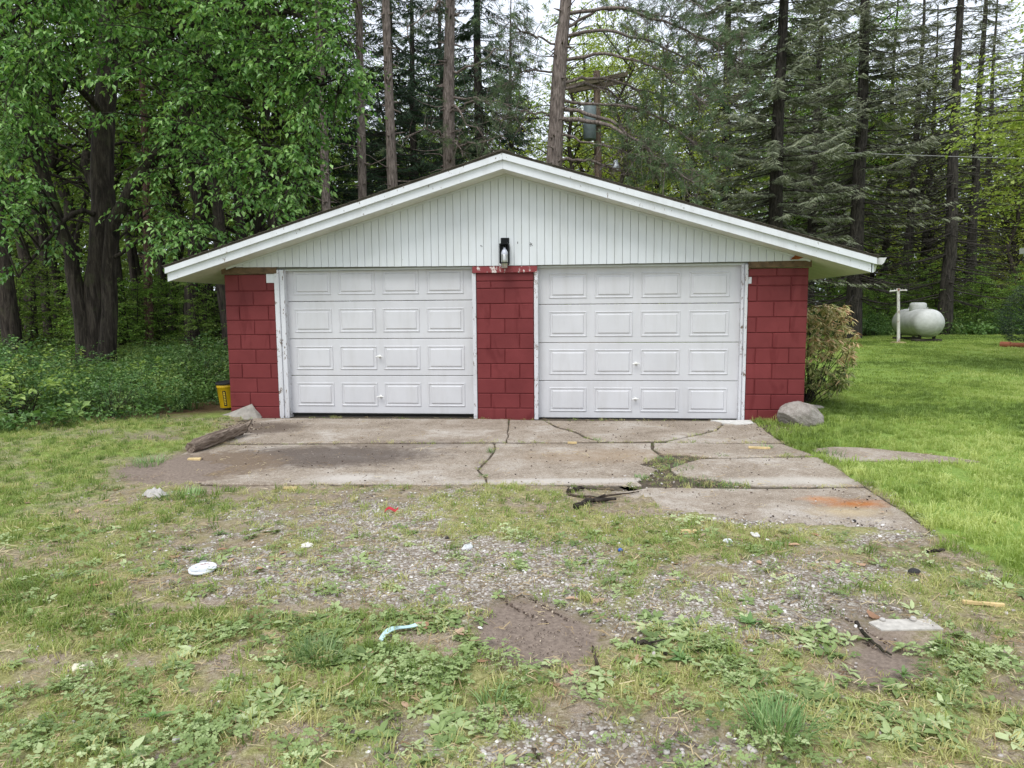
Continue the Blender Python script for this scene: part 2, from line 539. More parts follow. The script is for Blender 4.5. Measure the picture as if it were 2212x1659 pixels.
# jambs
def jamb(u0, u1, v0, v1, z0, z1, mat=M_JAMB):
    return bevel(MB().box(u0, u1, v0, v1, z0, z1).build("door_jamb", mat, garage), 0.005)
jamb(0.733, 0.80, -0.03, 0.14, -0.01, 2.06)
jamb(0.802, 0.868, -0.012, 0.14, -0.01, 2.06)
jamb(3.49, 3.543, -0.006, 0.14, -0.005, 1.978)
jamb(4.327, 4.382, -0.012, 0.14, -0.005, 2.0)
jamb(7.036, 7.07, 0.02, 0.14, -0.01, 2.05)
jamb(7.072, 7.11, -0.02, 0.14, -0.015, 2.05)
bevel(MB().box(7.112, 7.155, -0.012, -0.001, 1.80, 1.885).build("trim_block", M_JAMB, garage), 0.003)

# doors
def panel_mesh(w, h):
    """raised rectangle: outer bead, valley, raised field (front faces -v)"""
    m = MB()
    prof = [(0.0, 0.0005), (0.006, -0.0075), (0.014, -0.0075), (0.022, -0.001), (0.040, -0.001), (0.052, -0.0105), (0.06, -0.0105)]
    prof = [(i, d * 1.25) for i, d in prof]
    prof.append((0.066, prof[-1][1]))
    rings = []
    for ins, d in prof:
        rings.append([(ins, d, ins), (w - ins, d, ins), (w - ins, d, h - ins), (ins, d, h - ins)])
    v = np.array(rings).reshape(-1, 3); f = []
    for r in range(len(prof) - 1):
        for k in range(4):
            f.append((r * 4 + k, r * 4 + (k + 1) % 4, (r + 1) * 4 + (k + 1) % 4, (r + 1) * 4 + k))
    b = (len(prof) - 1) * 4
    f.append((b, b + 1, b + 2, b + 3))
    m.add(v, f)
    return m
def handle_mesh():
    m = MB()
    m.box(-0.014, 0.014, -0.012, 0.0, -0.02, 0.02)
    m.tube([(0, -0.01, 0), (0, -0.045, 0)], 0.007, 8)
    m.tube([(-0.05, -0.047, -0.004), (-0.02, -0.05, 0.004), (0.02, -0.05, 0.004), (0.05, -0.047, -0.002)], [0.006, 0.010, 0.010, 0.006], 8)
    return m
HM = handle_mesh().mesh("handle", paint_mat("handle paint", (225, 225, 220), rough=0.4), True)
def garage_door(u0, u1, zb, tilt, xs, zs, seams, handles, lab):
    d = empty("garage_door"); d.parent = garage
    d.location = (u0, 0.10, zb); d.rotation_euler = (0, tilt, 0)
    d["label"] = lab
    W = u1 - u0
    z = [0.0] + [s - zb for s in seams] + [2.10 - zb]
    for a, b in zip(z[:-1], z[1:]):
        m = MB()
        e = 0.0035
        # section with eased meeting edges
        m.prism([(0.006, a + e), (0.0, a + e + 0.006), (0.0, b - e - 0.006), (0.006, b - e), (0.045, b - e), (0.045, a + e)], 0.0, W, axis=0)
        m.build("door_section", M_DOOR, d)
    for k, (a, b) in enumerate(zs):
        for (x0, x1) in xs:
            key = (round(x1 - x0, 2), round(b - a, 2))
            o = obj_of(_pm.setdefault(key, panel_mesh(*key).mesh("raised_panel", M_DOOR)), "raised_panel", d)
            o.location = (x0 - u0, -0.0005, a - zb)
    for hx, hz in handles:
        o = obj_of(HM, "handle", d); o.location = (hx - u0, 0, hz - zb)
    MB().box(0.002, W - 0.002, 0.008, 0.04, -0.012, 0.004).build("bottom_seal", M_DARK, d)
    return d
_pm = {}
garage_door(0.80, 3.53, 0.045, 0.0, [(0.953, 1.497), (1.593, 2.119), (2.219, 2.739), (2.84, 3.359)],
            [(0.153, 0.488), (0.67, 1.004), (1.192, 1.525), (1.713, 2.042)], (0.582, 1.10, 1.622), [(2.165, 0.854), (2.165, 0.292)], "white panelled door hanging just above a dark gap")
garage_door(4.36, 7.06, 0.004, 0.0, [(4.524, 5.03), (5.137, 5.648), (5.752, 6.274), (6.384, 6.905)],
            [(0.095, 0.43), (0.605, 0.941), (1.119, 1.462), (1.635, 1.966)], (0.517, 1.035, 1.553), [(5.694, 0.754), (5.691, 0.274)], "white panelled door closed down to the slab")

# roof and gable
UC, HS, ZP, SL = 3.965, 4.565, 3.452, 0.2993
def zt(u): return ZP - SL * abs(u - UC)
VF, VB = -0.40, GD + 0.4
roof = empty("roof"); roof.parent = garage
def sloped(name, v0, v1, dz0, dz1, mat, side, u_in=0.0, u_out=HS, dv=0.0, bev=0.0):
    """board following the roof slope: dz0..dz1 below/above the roof line"""
    ua, ub = UC + side * u_in, UC + side * u_out
    m = MB().prism([(ua, zt(ua) + dz0), (ub, zt(ub) + dz0), (ub, zt(ub) + dz1), (ua, zt(ua) + dz1)], v0, v1, axis=1)
    o = m.build(name, mat, roof)
    if bev: bevel(o, bev)
    return o
for s in (-1, 1):
    sloped("roof_deck", VF - 0.034, VB + 0.02, -0.004, 0.018, M_SHING, s, 0.0, HS + 0.02)
    sloped("soffit", VF + 0.027, VB - 0.03, -0.19, -0.176, M_SOFFIT, s, 0.0, HS - 0.05)
    sloped("fascia_board", VF, VF + 0.025, -0.19, -0.072, M_WHITE, s, 0.001, HS - (0.05 if s > 0 else 0.015), bev=0.003)
    sloped("rake_board", VF - 0.036, VF - 0.001, -0.081, -0.005, M_WHITE, s, 0.001, HS, bev=0.003)
    sloped("fascia_board", VB - 0.028, VB, -0.19, -0.006, M_WHITE, s, 0.001, HS - 0.01)
    ue = UC + s * (HS - 0.028)
    MB().box(min(ue, ue + s * 0.022), max(ue, ue + s * 0.022), VF + 0.026, VB - 0.03, zt(ue) - 0.185, zt(ue) - 0.014).build("eave_board", M_WHITE, roof)
    # shingle courses lapped up the slope
    m = MB()
    n = 34
    for k in range(n):
        o0, o1 = HS + 0.03 - k * 0.136, max(HS + 0.03 - (k + 1) * 0.136 - 0.03, 0.0)
        u0, u1 = UC + s * o0, UC + s * o1
        if o0 < 0.02: break
        jit = rg.uniform(-0.006, 0.006)
        m.prism([(u0, zt(u0) + 0.024), (u1, zt(u1) + 0.018), (u1, zt(u1) + 0.024), (u0, zt(u0) + 0.032)], VF - 0.048 + jit, VB + 0.03, axis=1)
    tag(m.build("shingles", M_SHING, roof), kind="stuff")
MB().prism([(UC - 0.15, zt(UC - 0.15) + 0.032), (UC, ZP + 0.05), (UC + 0.15, zt(UC + 0.15) + 0.032), (UC, ZP + 0.036)], VF - 0.05, VB + 0.03, axis=1).build("ridge_cap", M_SHING, roof)

gable = MB()
gable.prism([(0.0, 2.07), (UC, 2.07), (GW, 2.07), (GW, zt(GW) - 0.192), (UC, ZP - 0.192), (0.0, zt(0) - 0.192)], -0.018, 0.02, axis=1)
gb = gable.build("gable_wall", plain_mat("dark groove", (96, 98, 88), 0.9), garage)
u = -0.005
k = 0
PW = 0.1018
planks = []
while u < GW + 0.02:
    a, b = u + 0.0017, u + PW - 0.0017
    zb = 2.074 + 0.028 * max(0, 1 - u / 3.9) ** 1.5 + (0.012 * max(0, (u - 4.2) / 3.7))
    ta, tb = zt(a) - 0.1915, zt(b) - 0.1915
    if ta > zb + 0.012 and tb > zb + 0.012:
        e = 0.0035; y0 = -0.04 - rg.uniform(0, 0.0022)
        zz = zb + rg.uniform(-0.0015, 0.0015)
        lo = [(a, y0 + e, zz), (a + e, y0, zz), (b - e, y0, zz), (b, y0 + e, zz), (b, -0.019, zz), (a, -0.019, zz)]
        pts = lo + [(x, y, zt(x) - 0.1915) for x, y, _ in lo]
        m = MB().add(pts, [(i, (i + 1) % 6, (i + 1) % 6 + 6, i + 6) for i in range(6)])
        m.add(lo, [(0, 1, 2, 3), (0, 3, 4, 5)])
        m.build("plank", M_SIDE, gb)
    u += PW
# cove strip under the soffit
for s in (-1, 1):
    ua, ub = UC, UC + s * 3.9
    MB().prism([(ua, zt(ua) - 0.216), (ub, zt(ub) - 0.216), (ub, zt(ub) - 0.1925), (ua, zt(ua) - 0.1925)], -0.062, -0.043, axis=1).build("cove_strip", M_SIDE, garage)
# rotten corner by the right eave
m = MB()
m.prism([(7.62, 2.098), (7.72, 2.102), (7.80, 2.128), (7.88, 2.112), (7.80, 2.148), (7.70, 2.178)], -0.066, -0.045, axis=1)
m.build("rotten_wood", M_RUST, garage)

# nail scars left by old house numbers
for (uu, zz) in ((3.63, 2.33), (4.3, 2.335), (4.29, 2.355), (4.12, 2.37)):
    m = MB()
    for q in range(4):
        x, z = uu + rg.uniform(-0.012, 0.012), zz + rg.uniform(-0.014, 0.014)
        m.box(x - 0.003, x + 0.004, -0.0445, -0.041, z - 0.006, z + 0.005)
    m.build("nail_scar", plain_mat("scar", (70, 70, 66), 0.9), garage)

# gutter on the right eave
gm = MB()
gu, gzz = UC + HS + 0.002, zt(UC + HS) + 0.0
pr = [(0, 0), (0.0, -0.075), (0.075, -0.085), (0.10, -0.06), (0.122, -0.012), (0.13, 0.0), (0.118, 0.0), (0.092, -0.055), (0.07, -0.075), (0.008, -0.067), (0.008, 0)]
gm.prism([(gu + a, gzz + b) for a, b in pr], VF + 0.02, VB - 0.05, axis=1)
gut = gm.build("gutter", M_METAL, garage)
MB().prism([(gu + a, gzz + b) for a, b in pr[:6]], VF + 0.01, VF + 0.019, axis=1).build("end_cap", M_METAL, gut)
MB().tube([gv for gv in ((gu + 0.035, VF + 0.12, gzz - 0.08), (gu + 0.02, VF + 0.13, gzz - 0.16))], 0.028, 8).build("outlet", M_METAL, gut)

# cement patch at the foot of the left pier
m = MB()
pts = [(-0.14, -0.01), (-0.02, 0.06), (0.10, 0.085), (0.19, 0.09), (0.27, 0.17), (0.32, 0.19), (0.36, 0.12), (0.43, 0.05), (0.46, 0.0), (0.40, -0.05), (0.1, -0.05)]
m.prism(pts, -0.02, 0.03, axis=1)
lowp = [(-0.19, -0.17), (0.05, -0.2), (0.3, -0.17), (0.45, -0.10), (0.46, 0.0), (-0.14, 0.0)]
v = [(x, y, -0.03) for x, y in lowp[:4]] + [(0.46, -0.02, 0.0), (-0.16, -0.02, 0.02)] + [(-0.02, -0.02, 0.06), (0.27, -0.022, 0.17), (0.33, -0.022, 0.185)]
m.add(v, [(0, 1, 6), (0, 6, 5), (1, 2, 7), (1, 7, 6), (2, 3, 8), (2, 8, 7), (3, 4, 8)])
m.build("cement_patch", M_CEM, garage)

# wall lantern
LB = plain_mat("lantern black metal", (16, 17, 18), 0.35, 0.6, bump=0.02)
LS = plain_mat("brushed steel", (190, 190, 185), 0.28, 0.9, scale=3, bump=0.02)
lan = empty("wall_lantern", gw(3.948, -0.045, 2.05), -GYAW)
tag(lan, "black wall lantern with white bulb and steel tube on the gable", "lamp")
bevel(MB().box(-0.055, 0.055, -0.02, 0.0, 0.03, 0.385).build("back_plate", LB, lan), 0.004)
m = MB()
for x in (-0.062, 0.05):
    for y in (-0.14, -0.028):
        m.box(x, x + 0.012, y, y + 0.012, 0.045, 0.29)
m.box(-0.062, 0.062, -0.14, -0.016, 0.29, 0.302); m.box(-0.062, 0.062, -0.14, -0.128, 0.045, 0.057)
m.box(-0.062, -0.05, -0.14, -0.016, 0.045, 0.057); m.box(0.05, 0.062, -0.14, -0.016, 0.045, 0.057)
m.box(-0.04, 0.04, -0.12, -0.018, 0.302, 0.32)
m.build("cage", LB, lan)
MB().lathe([(0.0, 0.29), (0.018, 0.29), (0.018, 0.255), (0.014, 0.25)], 16, centre=(0, -0.078, 0)).build("socket", LB, lan, True)
MB().lathe([(0.014, 0.252), (0.016, 0.235), (0.03, 0.22), (0.042, 0.195), (0.044, 0.17), (0.042, 0.16)], 24, centre=(0, -0.078, 0)).build("bulb", plain_mat("milk glass", (205, 208, 220), 0.2, bump=0.0, var=0.02), lan, True)
MB().lathe([(0.040, 0.162), (0.043, 0.158), (0.043, -0.012), (0.038, -0.015), (0.038, 0.15)], 24, centre=(0, -0.078, 0)).build("steel_tube", LS, lan, True)
# ================================================================ ground
VN1, VN2, VN3 = VNoise(1), VNoise(2), VNoise(3)
def wpts(lst): return np.array([gnd(*p)[:2] for p in lst])
_lr = wpts([(1640, 912), (1668, 940), (1700, 966), (1780, 1002), (1872, 1050), (1990, 1125), (2040, 1175), (2212, 1262)])
_lr = _lr[np.argsort(_lr[:, 1])]
_ll = wpts([(500, 903), (478, 960), (400, 990), (345, 1012), (260, 1062), (150, 1130), (0, 1185)])
_ll = _ll[np.argsort(_ll[:, 1])]
def lawn_right(x, y):
    b = np.interp(y, _lr[:, 1], _lr[:, 0])
    b = np.where(y > 9.3, 3.95, b)
    b = np.where(y < _lr[0, 1], _lr[0, 0] + (_lr[0, 1] - y) * 1.1, b)
    return x - b
def lawn_left(x, y):
    b = np.interp(y, _ll[:, 1], _ll[:, 0])
    b = np.where(y < _ll[0, 1], _ll[0, 0] - (_ll[0, 1] - y) * 0.05, b)
    return b - x
def blobs(px, py, lst):
    t = np.zeros_like(px)
    for cx, cy, rx, ry, s in lst:
        t = t + s * np.exp(-((px - cx) / rx) ** 2 - ((py - cy) / ry) ** 2)
    return t
GRASS = [(1090, 1090, 140, 36, 1.0), (1130, 1140, 160, 35, .7), (1350, 1145, 150, 40, .75), (1600, 1165, 200, 36, .85), (1480, 1170, 130, 40, .6),
         (1750, 1150, 150, 24, .7), (430, 1080, 90, 35, .9), (300, 1130, 120, 50, .6), (650, 1182, 110, 16, .75), (150, 1200, 200, 70, .7), (180, 1335, 200, 55, 1.3),
         (420, 1345, 170, 45, .9), (40, 1290, 120, 70, 1), (500, 1510, 480, 140, .62), (880, 1450, 240, 95, 1.0), (150, 1560, 260, 130, .75), (1100, 1490, 110, 45, .8),
         (1560, 1440, 280, 70, .75), (1500, 1520, 250, 80, .5), (1880, 1600, 300, 120, .5), (2110, 1560, 200, 130, .6), (2120, 1350, 140, 90, .8), (1930, 1280, 140, 40, .7),
         (1340, 1275, 60, 45, .5), (1370, 1210, 60, 40, .5), (720, 1330, 200, 30, .6), (560, 1060, 120, 10, .6), (820, 1055, 120, 8, .5), (2050, 1210, 120, 40, .8), (1640, 1340, 90, 20, .5), (700, 1100, 200, 40, .25)]
GRAVEL = [(840, 1110, 170, 45, 1), (1010, 1120, 80, 60, 1), (640, 1260, 300, 70, .62), (900, 1210, 250, 60, .6), (1030, 1270, 160, 90, .9), (1450, 1310, 320, 60, 1.1), (1250, 1210, 170, 60, .7), (1660, 1370, 220, 40, .9),
          (1760, 1255, 180, 60, .8), (1600, 1125, 300, 18, .9), (1820, 1155, 180, 25, 1.1), (1050, 1610, 300, 80, 1.0), (1430, 1620, 260, 70, .7), (2060, 1235, 110, 30, .8),
          (1530, 1455, 60, 20, .9), (520, 1100, 130, 40, .4), (1880, 1330, 150, 60, .6), (1750, 1560, 300, 70, .35), (1320, 1060, 60, 14, .4), (420, 1180, 250, 60, .3)]
DIRT = [(1165, 1380, 118, 50, 2.2), (1120, 1310, 90, 40, .7), (1830, 1330, 150, 60, .5), (1910, 1430, 90, 70, 1.0), (450, 1012, 120, 45, 1.2), (300, 1018, 80, 26, .9),
        (1690, 925, 60, 16, 1.2), (720, 1075, 280, 22, .5), (2180, 1490, 70, 60, .6), (1450, 1640, 200, 60, .5), (1290, 1075, 60, 22, .7), (520, 925, 40, 20, 1.0), (880, 1560, 120, 50, .4), (300, 1560, 90, 40, .4), (200, 930, 130, 14, .5), (330, 945, 90, 10, .6), (1280, 1560, 120, 60, .3)]
WEED = [(640, 1390, 300, 60, .9), (900, 1370, 160, 40, .8), (950, 1470, 200, 80, 1.0), (300, 1560, 380, 90, .8), (640, 1560, 300, 80, .8), (1350, 1370, 90, 30, .7), (1600, 1390, 260, 40, 1.0), (1720, 1440, 200, 60, .9),
        (1500, 1480, 200, 60, .6), (1830, 1570, 250, 80, .8), (2080, 1430, 150, 60, .8), (2100, 1560, 150, 80, .8), (880, 1610, 120, 40, .7), (150, 1480, 160, 50, .5), (1480, 1350, 60, 20, .6)]
def ground_masks(x, y):
    z = gz(x, y)
    px, py = to_px(x, y, z)
    n1 = VN1.fbm(x, y, 1.7, 4); n2 = VN2.fbm(x, y, 5.5, 4); n3 = VN3.fbm(x, y, 0.8, 3)
    jx = (n1 - .5) * 60; jy = (n2 - .5) * 26
    lr = lawn_right(x, y) + (n2 - .5) * 0.35
    ll = lawn_left(x, y) + (n2 - .5) * 0.7
    LR = np.clip(lr / 0.15 + 0.3, 0, 1); LL = np.clip(ll / 0.5 + 0.4, 0, 1)
    gr = blobs(px + jx, py + jy, GRASS); gv = blobs(px - jx, py + jy, GRAVEL); di = blobs(px + jx * .5, py - jy * .6, DIRT); we = blobs(px + jx, py - jy, WEED)
    near = (y < 2.15) | (np.abs(x) > 0.9 * y + 0.6)
    gr = np.where(near & (y < 6), 0.5, gr); gv = np.where(near & (y < 6), 0.3, gv)
    n4 = VN3.fbm(x, y, 14.0, 2)
    g = np.clip((gr + .10 + (n2 - .5) * 1.9 + (n1 - .5) * .8 + (n4 - .5) * 1.0 - .30) / .5, 0.16, 1) * np.clip(1 - 1.1 * di, 0, 1)
    v = np.clip((gv + (n2 - .5) * 1.4 + (n4 - .5) * .9 - .22) / .6, 0, 1)
    d = np.clip(di, 0, 1)
    leftd = np.clip((n1 - .38) / .16, .35, 1)
    lawn = np.maximum(LR, LL * leftd)
    lawn = lawn * np.clip(1 - di, 0, 1)
    grass = np.maximum(g, lawn)
    v = v * (1 - lawn) * np.clip(1 - d * 1.2, 0, 1)
    return dict(grass=grass, gravel=v, dirt=d, weed=np.clip(we + .10, 0, 1.2) * (1 - LR), LR=LR, LL=LL, n1=n1, n2=n2, n3=n3, px=px, py=py)

# apron pieces in picture coordinates (turned into places on the ground)
SLABS = [
    [(548, 903), (800, 905), (1098, 907), (1096, 930), (1092, 955), (940, 956), (800, 956), (640, 957), (455, 957), (500, 930)],
    [(1102, 907), (1174, 909), (1200, 924), (1238, 934), (1262, 947), (1290, 954), (1200, 955), (1096, 955), (1099, 930)],
    [(1179, 909), (1380, 910), (1566, 911), (1545, 928), (1505, 938), (1470, 946), (1432, 952), (1370, 953), (1296, 953), (1268, 944), (1244, 931), (1206, 921)],
    [(1571, 911), (1630, 913), (1652, 930), (1688, 956), (1600, 956), (1440, 955), (1476, 947), (1512, 940), (1549, 930)],
    [(425, 962), (640, 960), (800, 959), (940, 959), (1066, 958), (1066, 972), (1054, 990), (1040, 1003), (1030, 1015), (1046, 1030), (1050, 1045), (900, 1047), (700, 1045), (560, 1047), (380, 1044), (345, 1010)],
    [(1070, 958), (1240, 958), (1407, 958), (1406, 970), (1424, 984), (1398, 997), (1380, 1004), (1418, 1014), (1404, 1026), (1374, 1040), (1386, 1049), (1200, 1046), (1054, 1045), (1051, 1029), (1035, 1015), (1045, 1004), (1059, 990), (1070, 973)],
    [(1412, 958), (1550, 959), (1690, 960), (1758, 984), (1640, 987), (1560, 989), (1500, 984), (1432, 981), (1412, 970)],
    [(1446, 1014), (1478, 1002), (1510, 993), (1640, 990), (1766, 988), (1815, 1016), (1866, 1050), (1740, 1051), (1640, 1050), (1560, 1038), (1484, 1031), (1462, 1024)],
    [(1330, 1064), (1400, 1053), (1520, 1055), (1640, 1056), (1868, 1054), (1935, 1095), (2004, 1140), (2000, 1168), (1850, 1160), (1700, 1143), (1560, 1128), (1440, 1112), (1400, 1085)],
]
SLABW = [np.array([gnd(*p, 0.0)[:2] for p in s]) for s in SLABS]
def in_poly(poly, x, y):
    r = np.zeros(x.shape, bool); n = len(poly)
    for i in range(n):
        (x0, y0), (x1, y1) = poly[i], poly[(i + 1) % n]
        if y0 == y1: continue
        c = ((y0 > y) != (y1 > y)) & (x < (x1 - x0) * (y - y0) / (y1 - y0) + x0)
        r ^= c
    return r
APRON = np.array([gnd(*p, 0.0)[:2] for p in [(530, 899), (1650, 899), (1668, 935), (1700, 960), (1766, 984), (1872, 1050), (2010, 1140), (2006, 1150), (1700, 1132), (1440, 1100), (1390, 1060), (1330, 1055), (1200, 1047), (700, 1046), (380, 1045), (340, 1010), (440, 955)]])
WALK = np.array([gnd(*p, 0.0)[:2] for p in [(1752, 972), (1800, 967), (1870, 969), (1960, 978), (2060, 990), (2118, 999), (2050, 1001), (1960, 998), (1800, 997)]])
PATCH = np.array([gnd(*p, 0.0)[:2] for p in [(1876, 1345), (1900, 1339), (2008, 1338), (2020, 1346), (2038, 1360), (1905, 1362)]])

def axis_coords(lo, hi, step, far):
    d = np.arange(lo, hi + 1e-6, step)
    out = [step]
    while sum(out) < far: out.append(out[-1] * 1.25)
    o = np.cumsum(out)
    return np.concatenate([lo - o[::-1], d, hi + o])
xs = axis_coords(-7.5, 8.0, 0.05, 400); ys = axis_coords(1.2, 13.0, 0.05, 500)
ys = ys[ys > -60]
XX, YY = np.meshgrid(xs, ys, indexing='ij')
xf, yf = XX.ravel(), YY.ravel()
mk = ground_masks(xf, yf)
inap = in_poly(APRON, xf, yf)
# distance-softened dip under the concrete
zf = gz(xf, yf) + np.where((np.abs(xf) < 12) & (yf < 30), (mk['n2'] - .5) * 0.03 * (1 - 0.4 * mk['LR']) + (mk['n1'] - .5) * 0.03, 0)
zf = zf + mk['gravel'] * 0.004 - mk['dirt'] * 0.012
_cov = blobs(mk['px'], mk['py'], [(385, 1012, 105, 40, 1.1), (455, 950, 60, 16, 1.0), (520, 922, 30, 14, .9)]) + (mk['n2'] - .5) * 1.0
zf = np.where(inap, np.where(_cov > .45, np.minimum(.004 + .03 * (_cov - .45), .022), -0.035), zf)
# ground drawn down to the wall and slab
inw = (np.abs((xf - GX) * math.cos(GYAW) - (yf - GY) * math.sin(GYAW) - GW / 2) < GW / 2 + 0.1)
vloc = (xf - GX) * math.sin(GYAW) + (yf - GY) * math.cos(GYAW)
zf = np.where(inw & (vloc > 0.1) & (vloc < GD), -0.06, zf)
for _P in (WALK, PATCH):
    _c = _P.mean(0); zf = np.where(in_poly(_c + (_P - _c) * np.array([1.25, 1.5]), xf, yf), -0.004, zf)
nx, ny = len(xs), len(ys)
i, j = np.meshgrid(np.arange(nx - 1), np.arange(ny - 1), indexing='ij')
F = np.stack([i * ny + j, (i + 1) * ny + j, (i + 1) * ny + j + 1, i * ny + j + 1], -1).reshape(-1, 4)

def ground_mat():
    n = NT("patchy ground")
    co = n.coord("World")
    grass = n.attr("grass"); gravel = n.attr("gravel"); dirt = n.attr("dirt"); lawn = n.attr("lawn"); wood = n.attr("wood")
    f1 = n.noise(co, 6, 6, 0.65); f2 = n.noise(co, 45, 5, 0.7); f3 = n.noise(co, 160, 3, 0.7)
    soil = n.ramp(n.math('ADD', n.math('MULTIPLY', f2, .55), n.math('MULTIPLY', f3, .45)), [(0.36, lin(84, 72, 62)), (0.5, lin(142, 128, 112)), (0.64, lin(190, 178, 162))])
    soil = n.mix(n.math('MULTIPLY', n.step(f1, 0.38, 0.6), 0.6), soil, lin(128, 122, 78))
    pv = n.voronoi(co, 62, out=1); pd = n.voronoi(co, 62, out=0)
    pvb = n.voronoi(co, 34, out=1); pdb = n.voronoi(co, 34, out=0)
    peb = n.ramp(n.node("SeparateColor", Color=pv).outputs[0], [(0.0, lin(118, 108, 98)), (0.35, lin(150, 142, 132)), (0.7, lin(172, 166, 158)), (1.0, lin(204, 200, 194))])
    peb = n.mix(n.step(pd, 0.50, 0.68), peb, lin(116, 104, 90))
    gm = n.step(n.math('ADD', gravel, n.math('MULTIPLY', n.math('SUBTRACT', f2, 0.5), 1.1)), 0.15, 0.5)
    c = n.mix(n.math('MULTIPLY', gm, 0.85), soil, peb)
    moss = n.ramp(n.math('ADD', n.math('MULTIPLY', f2, .5), n.math('MULTIPLY', f3, .5)), [(0.36, lin(96, 96, 56)), (0.5, lin(138, 138, 84)), (0.64, lin(180, 176, 124))])
    mm = n.step(n.math('ADD', grass, n.math('MULTIPLY', n.math('SUBTRACT', f1, 0.5), 1.4)), 0.25, 0.85)
    c = n.mix(n.math('MULTIPLY', mm, 0.8), c, moss)
    lw = n.ramp(f2, [(0.25, lin(82, 104, 44)), (0.55, lin(122, 150, 64)), (0.8, lin(158, 178, 94))])
    c = n.mix(n.math('MULTIPLY', lawn, 0.9), c, lw)
    dk = n.ramp(f2, [(0.25, lin(96, 84, 76)), (0.6, lin(136, 122, 110)), (0.85, lin(168, 154, 140))])
    c = n.mix(n.step(n.math('ADD', dirt, n.math('MULTIPLY', n.math('SUBTRACT', f2, 0.5), 0.8)), 0.35, 0.8), c, dk)
    wd = n.ramp(f2, [(0.3, lin(48, 38, 28)), (0.6, lin(84, 68, 46)), (0.85, lin(112, 92, 62))])
    c = n.mix(wood, c, wd)
    h = n.math('ADD', n.math('MULTIPLY', f2, 0.8), n.math('MULTIPLY', n.math('SUBTRACT', 1.0, pd), n.math('MULTIPLY', gm, 0.8)))
    h = n.math('ADD', h, n.math('MULTIPLY', f3, 0.25))
    return n.finish(c, 0.95, n.bump(h, 0.7, 0.012), spec=0.15)
gm_ = MB(); gm_.add(np.stack([xf, yf, zf], 1), F)
ground = gm_.build("ground", ground_mat(), smooth=True)
tag(ground, "patchy gravel drive and lawn around the garage", "ground", kind="structure")
wood = np.clip((yf - 31.5) / 2, 0, 1)
edge_left = 9.7 + np.clip(xf + 4.2, -2.2, 0) * 0.9       # the lawn's edge against the wood
wood = np.where((xf < -3.6) & (yf < 31), np.clip((yf - edge_left) / 1.2, 0, 1), wood)
for nm, arr in (("grass", mk['grass'] * (1 - mk['LR'])), ("gravel", mk['gravel']), ("dirt", mk['dirt'] * (1 - mk['LR'] * .8)), ("lawn", np.clip(mk['LR'] + mk['LL'] * .75, 0, 1) * np.clip(mk['grass'] * 1.3, 0, 1)), ("wood", wood)):
    a = ground.data.attributes.new(nm, 'FLOAT', 'POINT'); a.data.foreach_set("value", np.asarray(arr, np.float32))

# ---------------------------------------------------------------- concrete apron
def concrete_mat():
    n = NT("weathered concrete")
    co = n.coord("World")
    f1 = n.noise(co, 1.6, 5, 0.62, dist=0.4); f2 = n.noise(co, 9, 5, 0.7); f3 = n.noise(co, 110, 4, 0.75)
    c = n.ramp(f1, [(0.3, lin(122, 108, 92)), (0.5, lin(152, 139, 124)), (0.72, lin(186, 178, 168))])
    c = n.mix(n.math('MULTIPLY', n.step(f2, 0.45, 0.75), 0.5), c, lin(126, 112, 94))
    c = n.mix(n.math('MULTIPLY', n.step(f3, 0.52, 0.66), 0.6), c, lin(204, 196, 184))
    c = n.mix(n.math('MULTIPLY', n.step(f3, 0.48, 0.33), 0.65), c, lin(86, 76, 66))
    f4 = n.noise(co, 34, 5, 0.8)
    c = n.mix(n.math('MULTIPLY', n.step(f4, 0.54, 0.68), 0.5), c, lin(206, 198, 186))
    c = n.mix(n.math('MULTIPLY', n.step(f4, 0.45, 0.32), 0.55), c, lin(98, 86, 74))
    def spot(ox, oy, rx, ry, col, amt, lo=0.25, hi=0.75):
        nonlocal c
        p = gnd(ox, oy, 0.0)
        g = n.node("TexGradient", _gradient_type='SPHERICAL', Vector=n.mapped(co, (1 / rx, 1 / ry, 0.0), (-p[0] / rx, -p[1] / ry, 0)))
        k = n.step(n.math('ADD', g.outputs[1], n.math('MULTIPLY', n.math('SUBTRACT', f2, 0.5), 0.9)), lo, hi)
        c = n.mix(n.math('MULTIPLY', k, amt), c, lin(*col))
    spot(700, 985, 1.6, 0.75, (84, 74, 68), 0.85, 0.1, 0.5)      # old oil and mud
    spot(560, 925, 0.8, 0.65, (92, 80, 70), 0.85, 0.1, 0.5)
    spot(450, 1005, 0.9, 0.8, (116, 100, 84), 0.9, 0.05, 0.35)
    spot(900, 960, 1.2, 0.4, (104, 92, 82), 0.6)
    spot(760, 1034, 0.6, 0.3, (200, 194, 186), 0.6)
    spot(1300, 985, 1.4, 0.6, (146, 124, 98), 0.5)
    spot(1240, 1040, 1.4, 0.14, (196, 190, 182), 0.6, 0.1, 0.6)
    spot(1700, 1040, 1.3, 0.25, (196, 190, 180), 0.55)
    spot(1850, 1088, 0.52, 0.22, (168, 104, 50), 0.85, 0.3, 0.9)  # rust
    spot(1770, 1078, 0.3, 0.16, (178, 120, 72), 0.7, 0.3, 0.9)
    spot(1830, 1105, 0.5, 0.25, (196, 176, 138), 0.5, 0.3, 0.9)
    c = n.mix(n.math('MULTIPLY', n.step(f4, 0.57, 0.66), 0.3), c, lin(196, 186, 172))
    return n.finish(c, 0.9, n.bump(n.math('ADD', n.math('ADD', f3, f4), n.math('MULTIPLY', f2, 1.2)), 0.6, 0.006), spec=0.2)
M_CONC = concrete_mat()
apron = empty("apron"); tag(apron, "cracked concrete apron in front of the garage doors", "apron", kind="structure")
rs = np.random.default_rng(5)
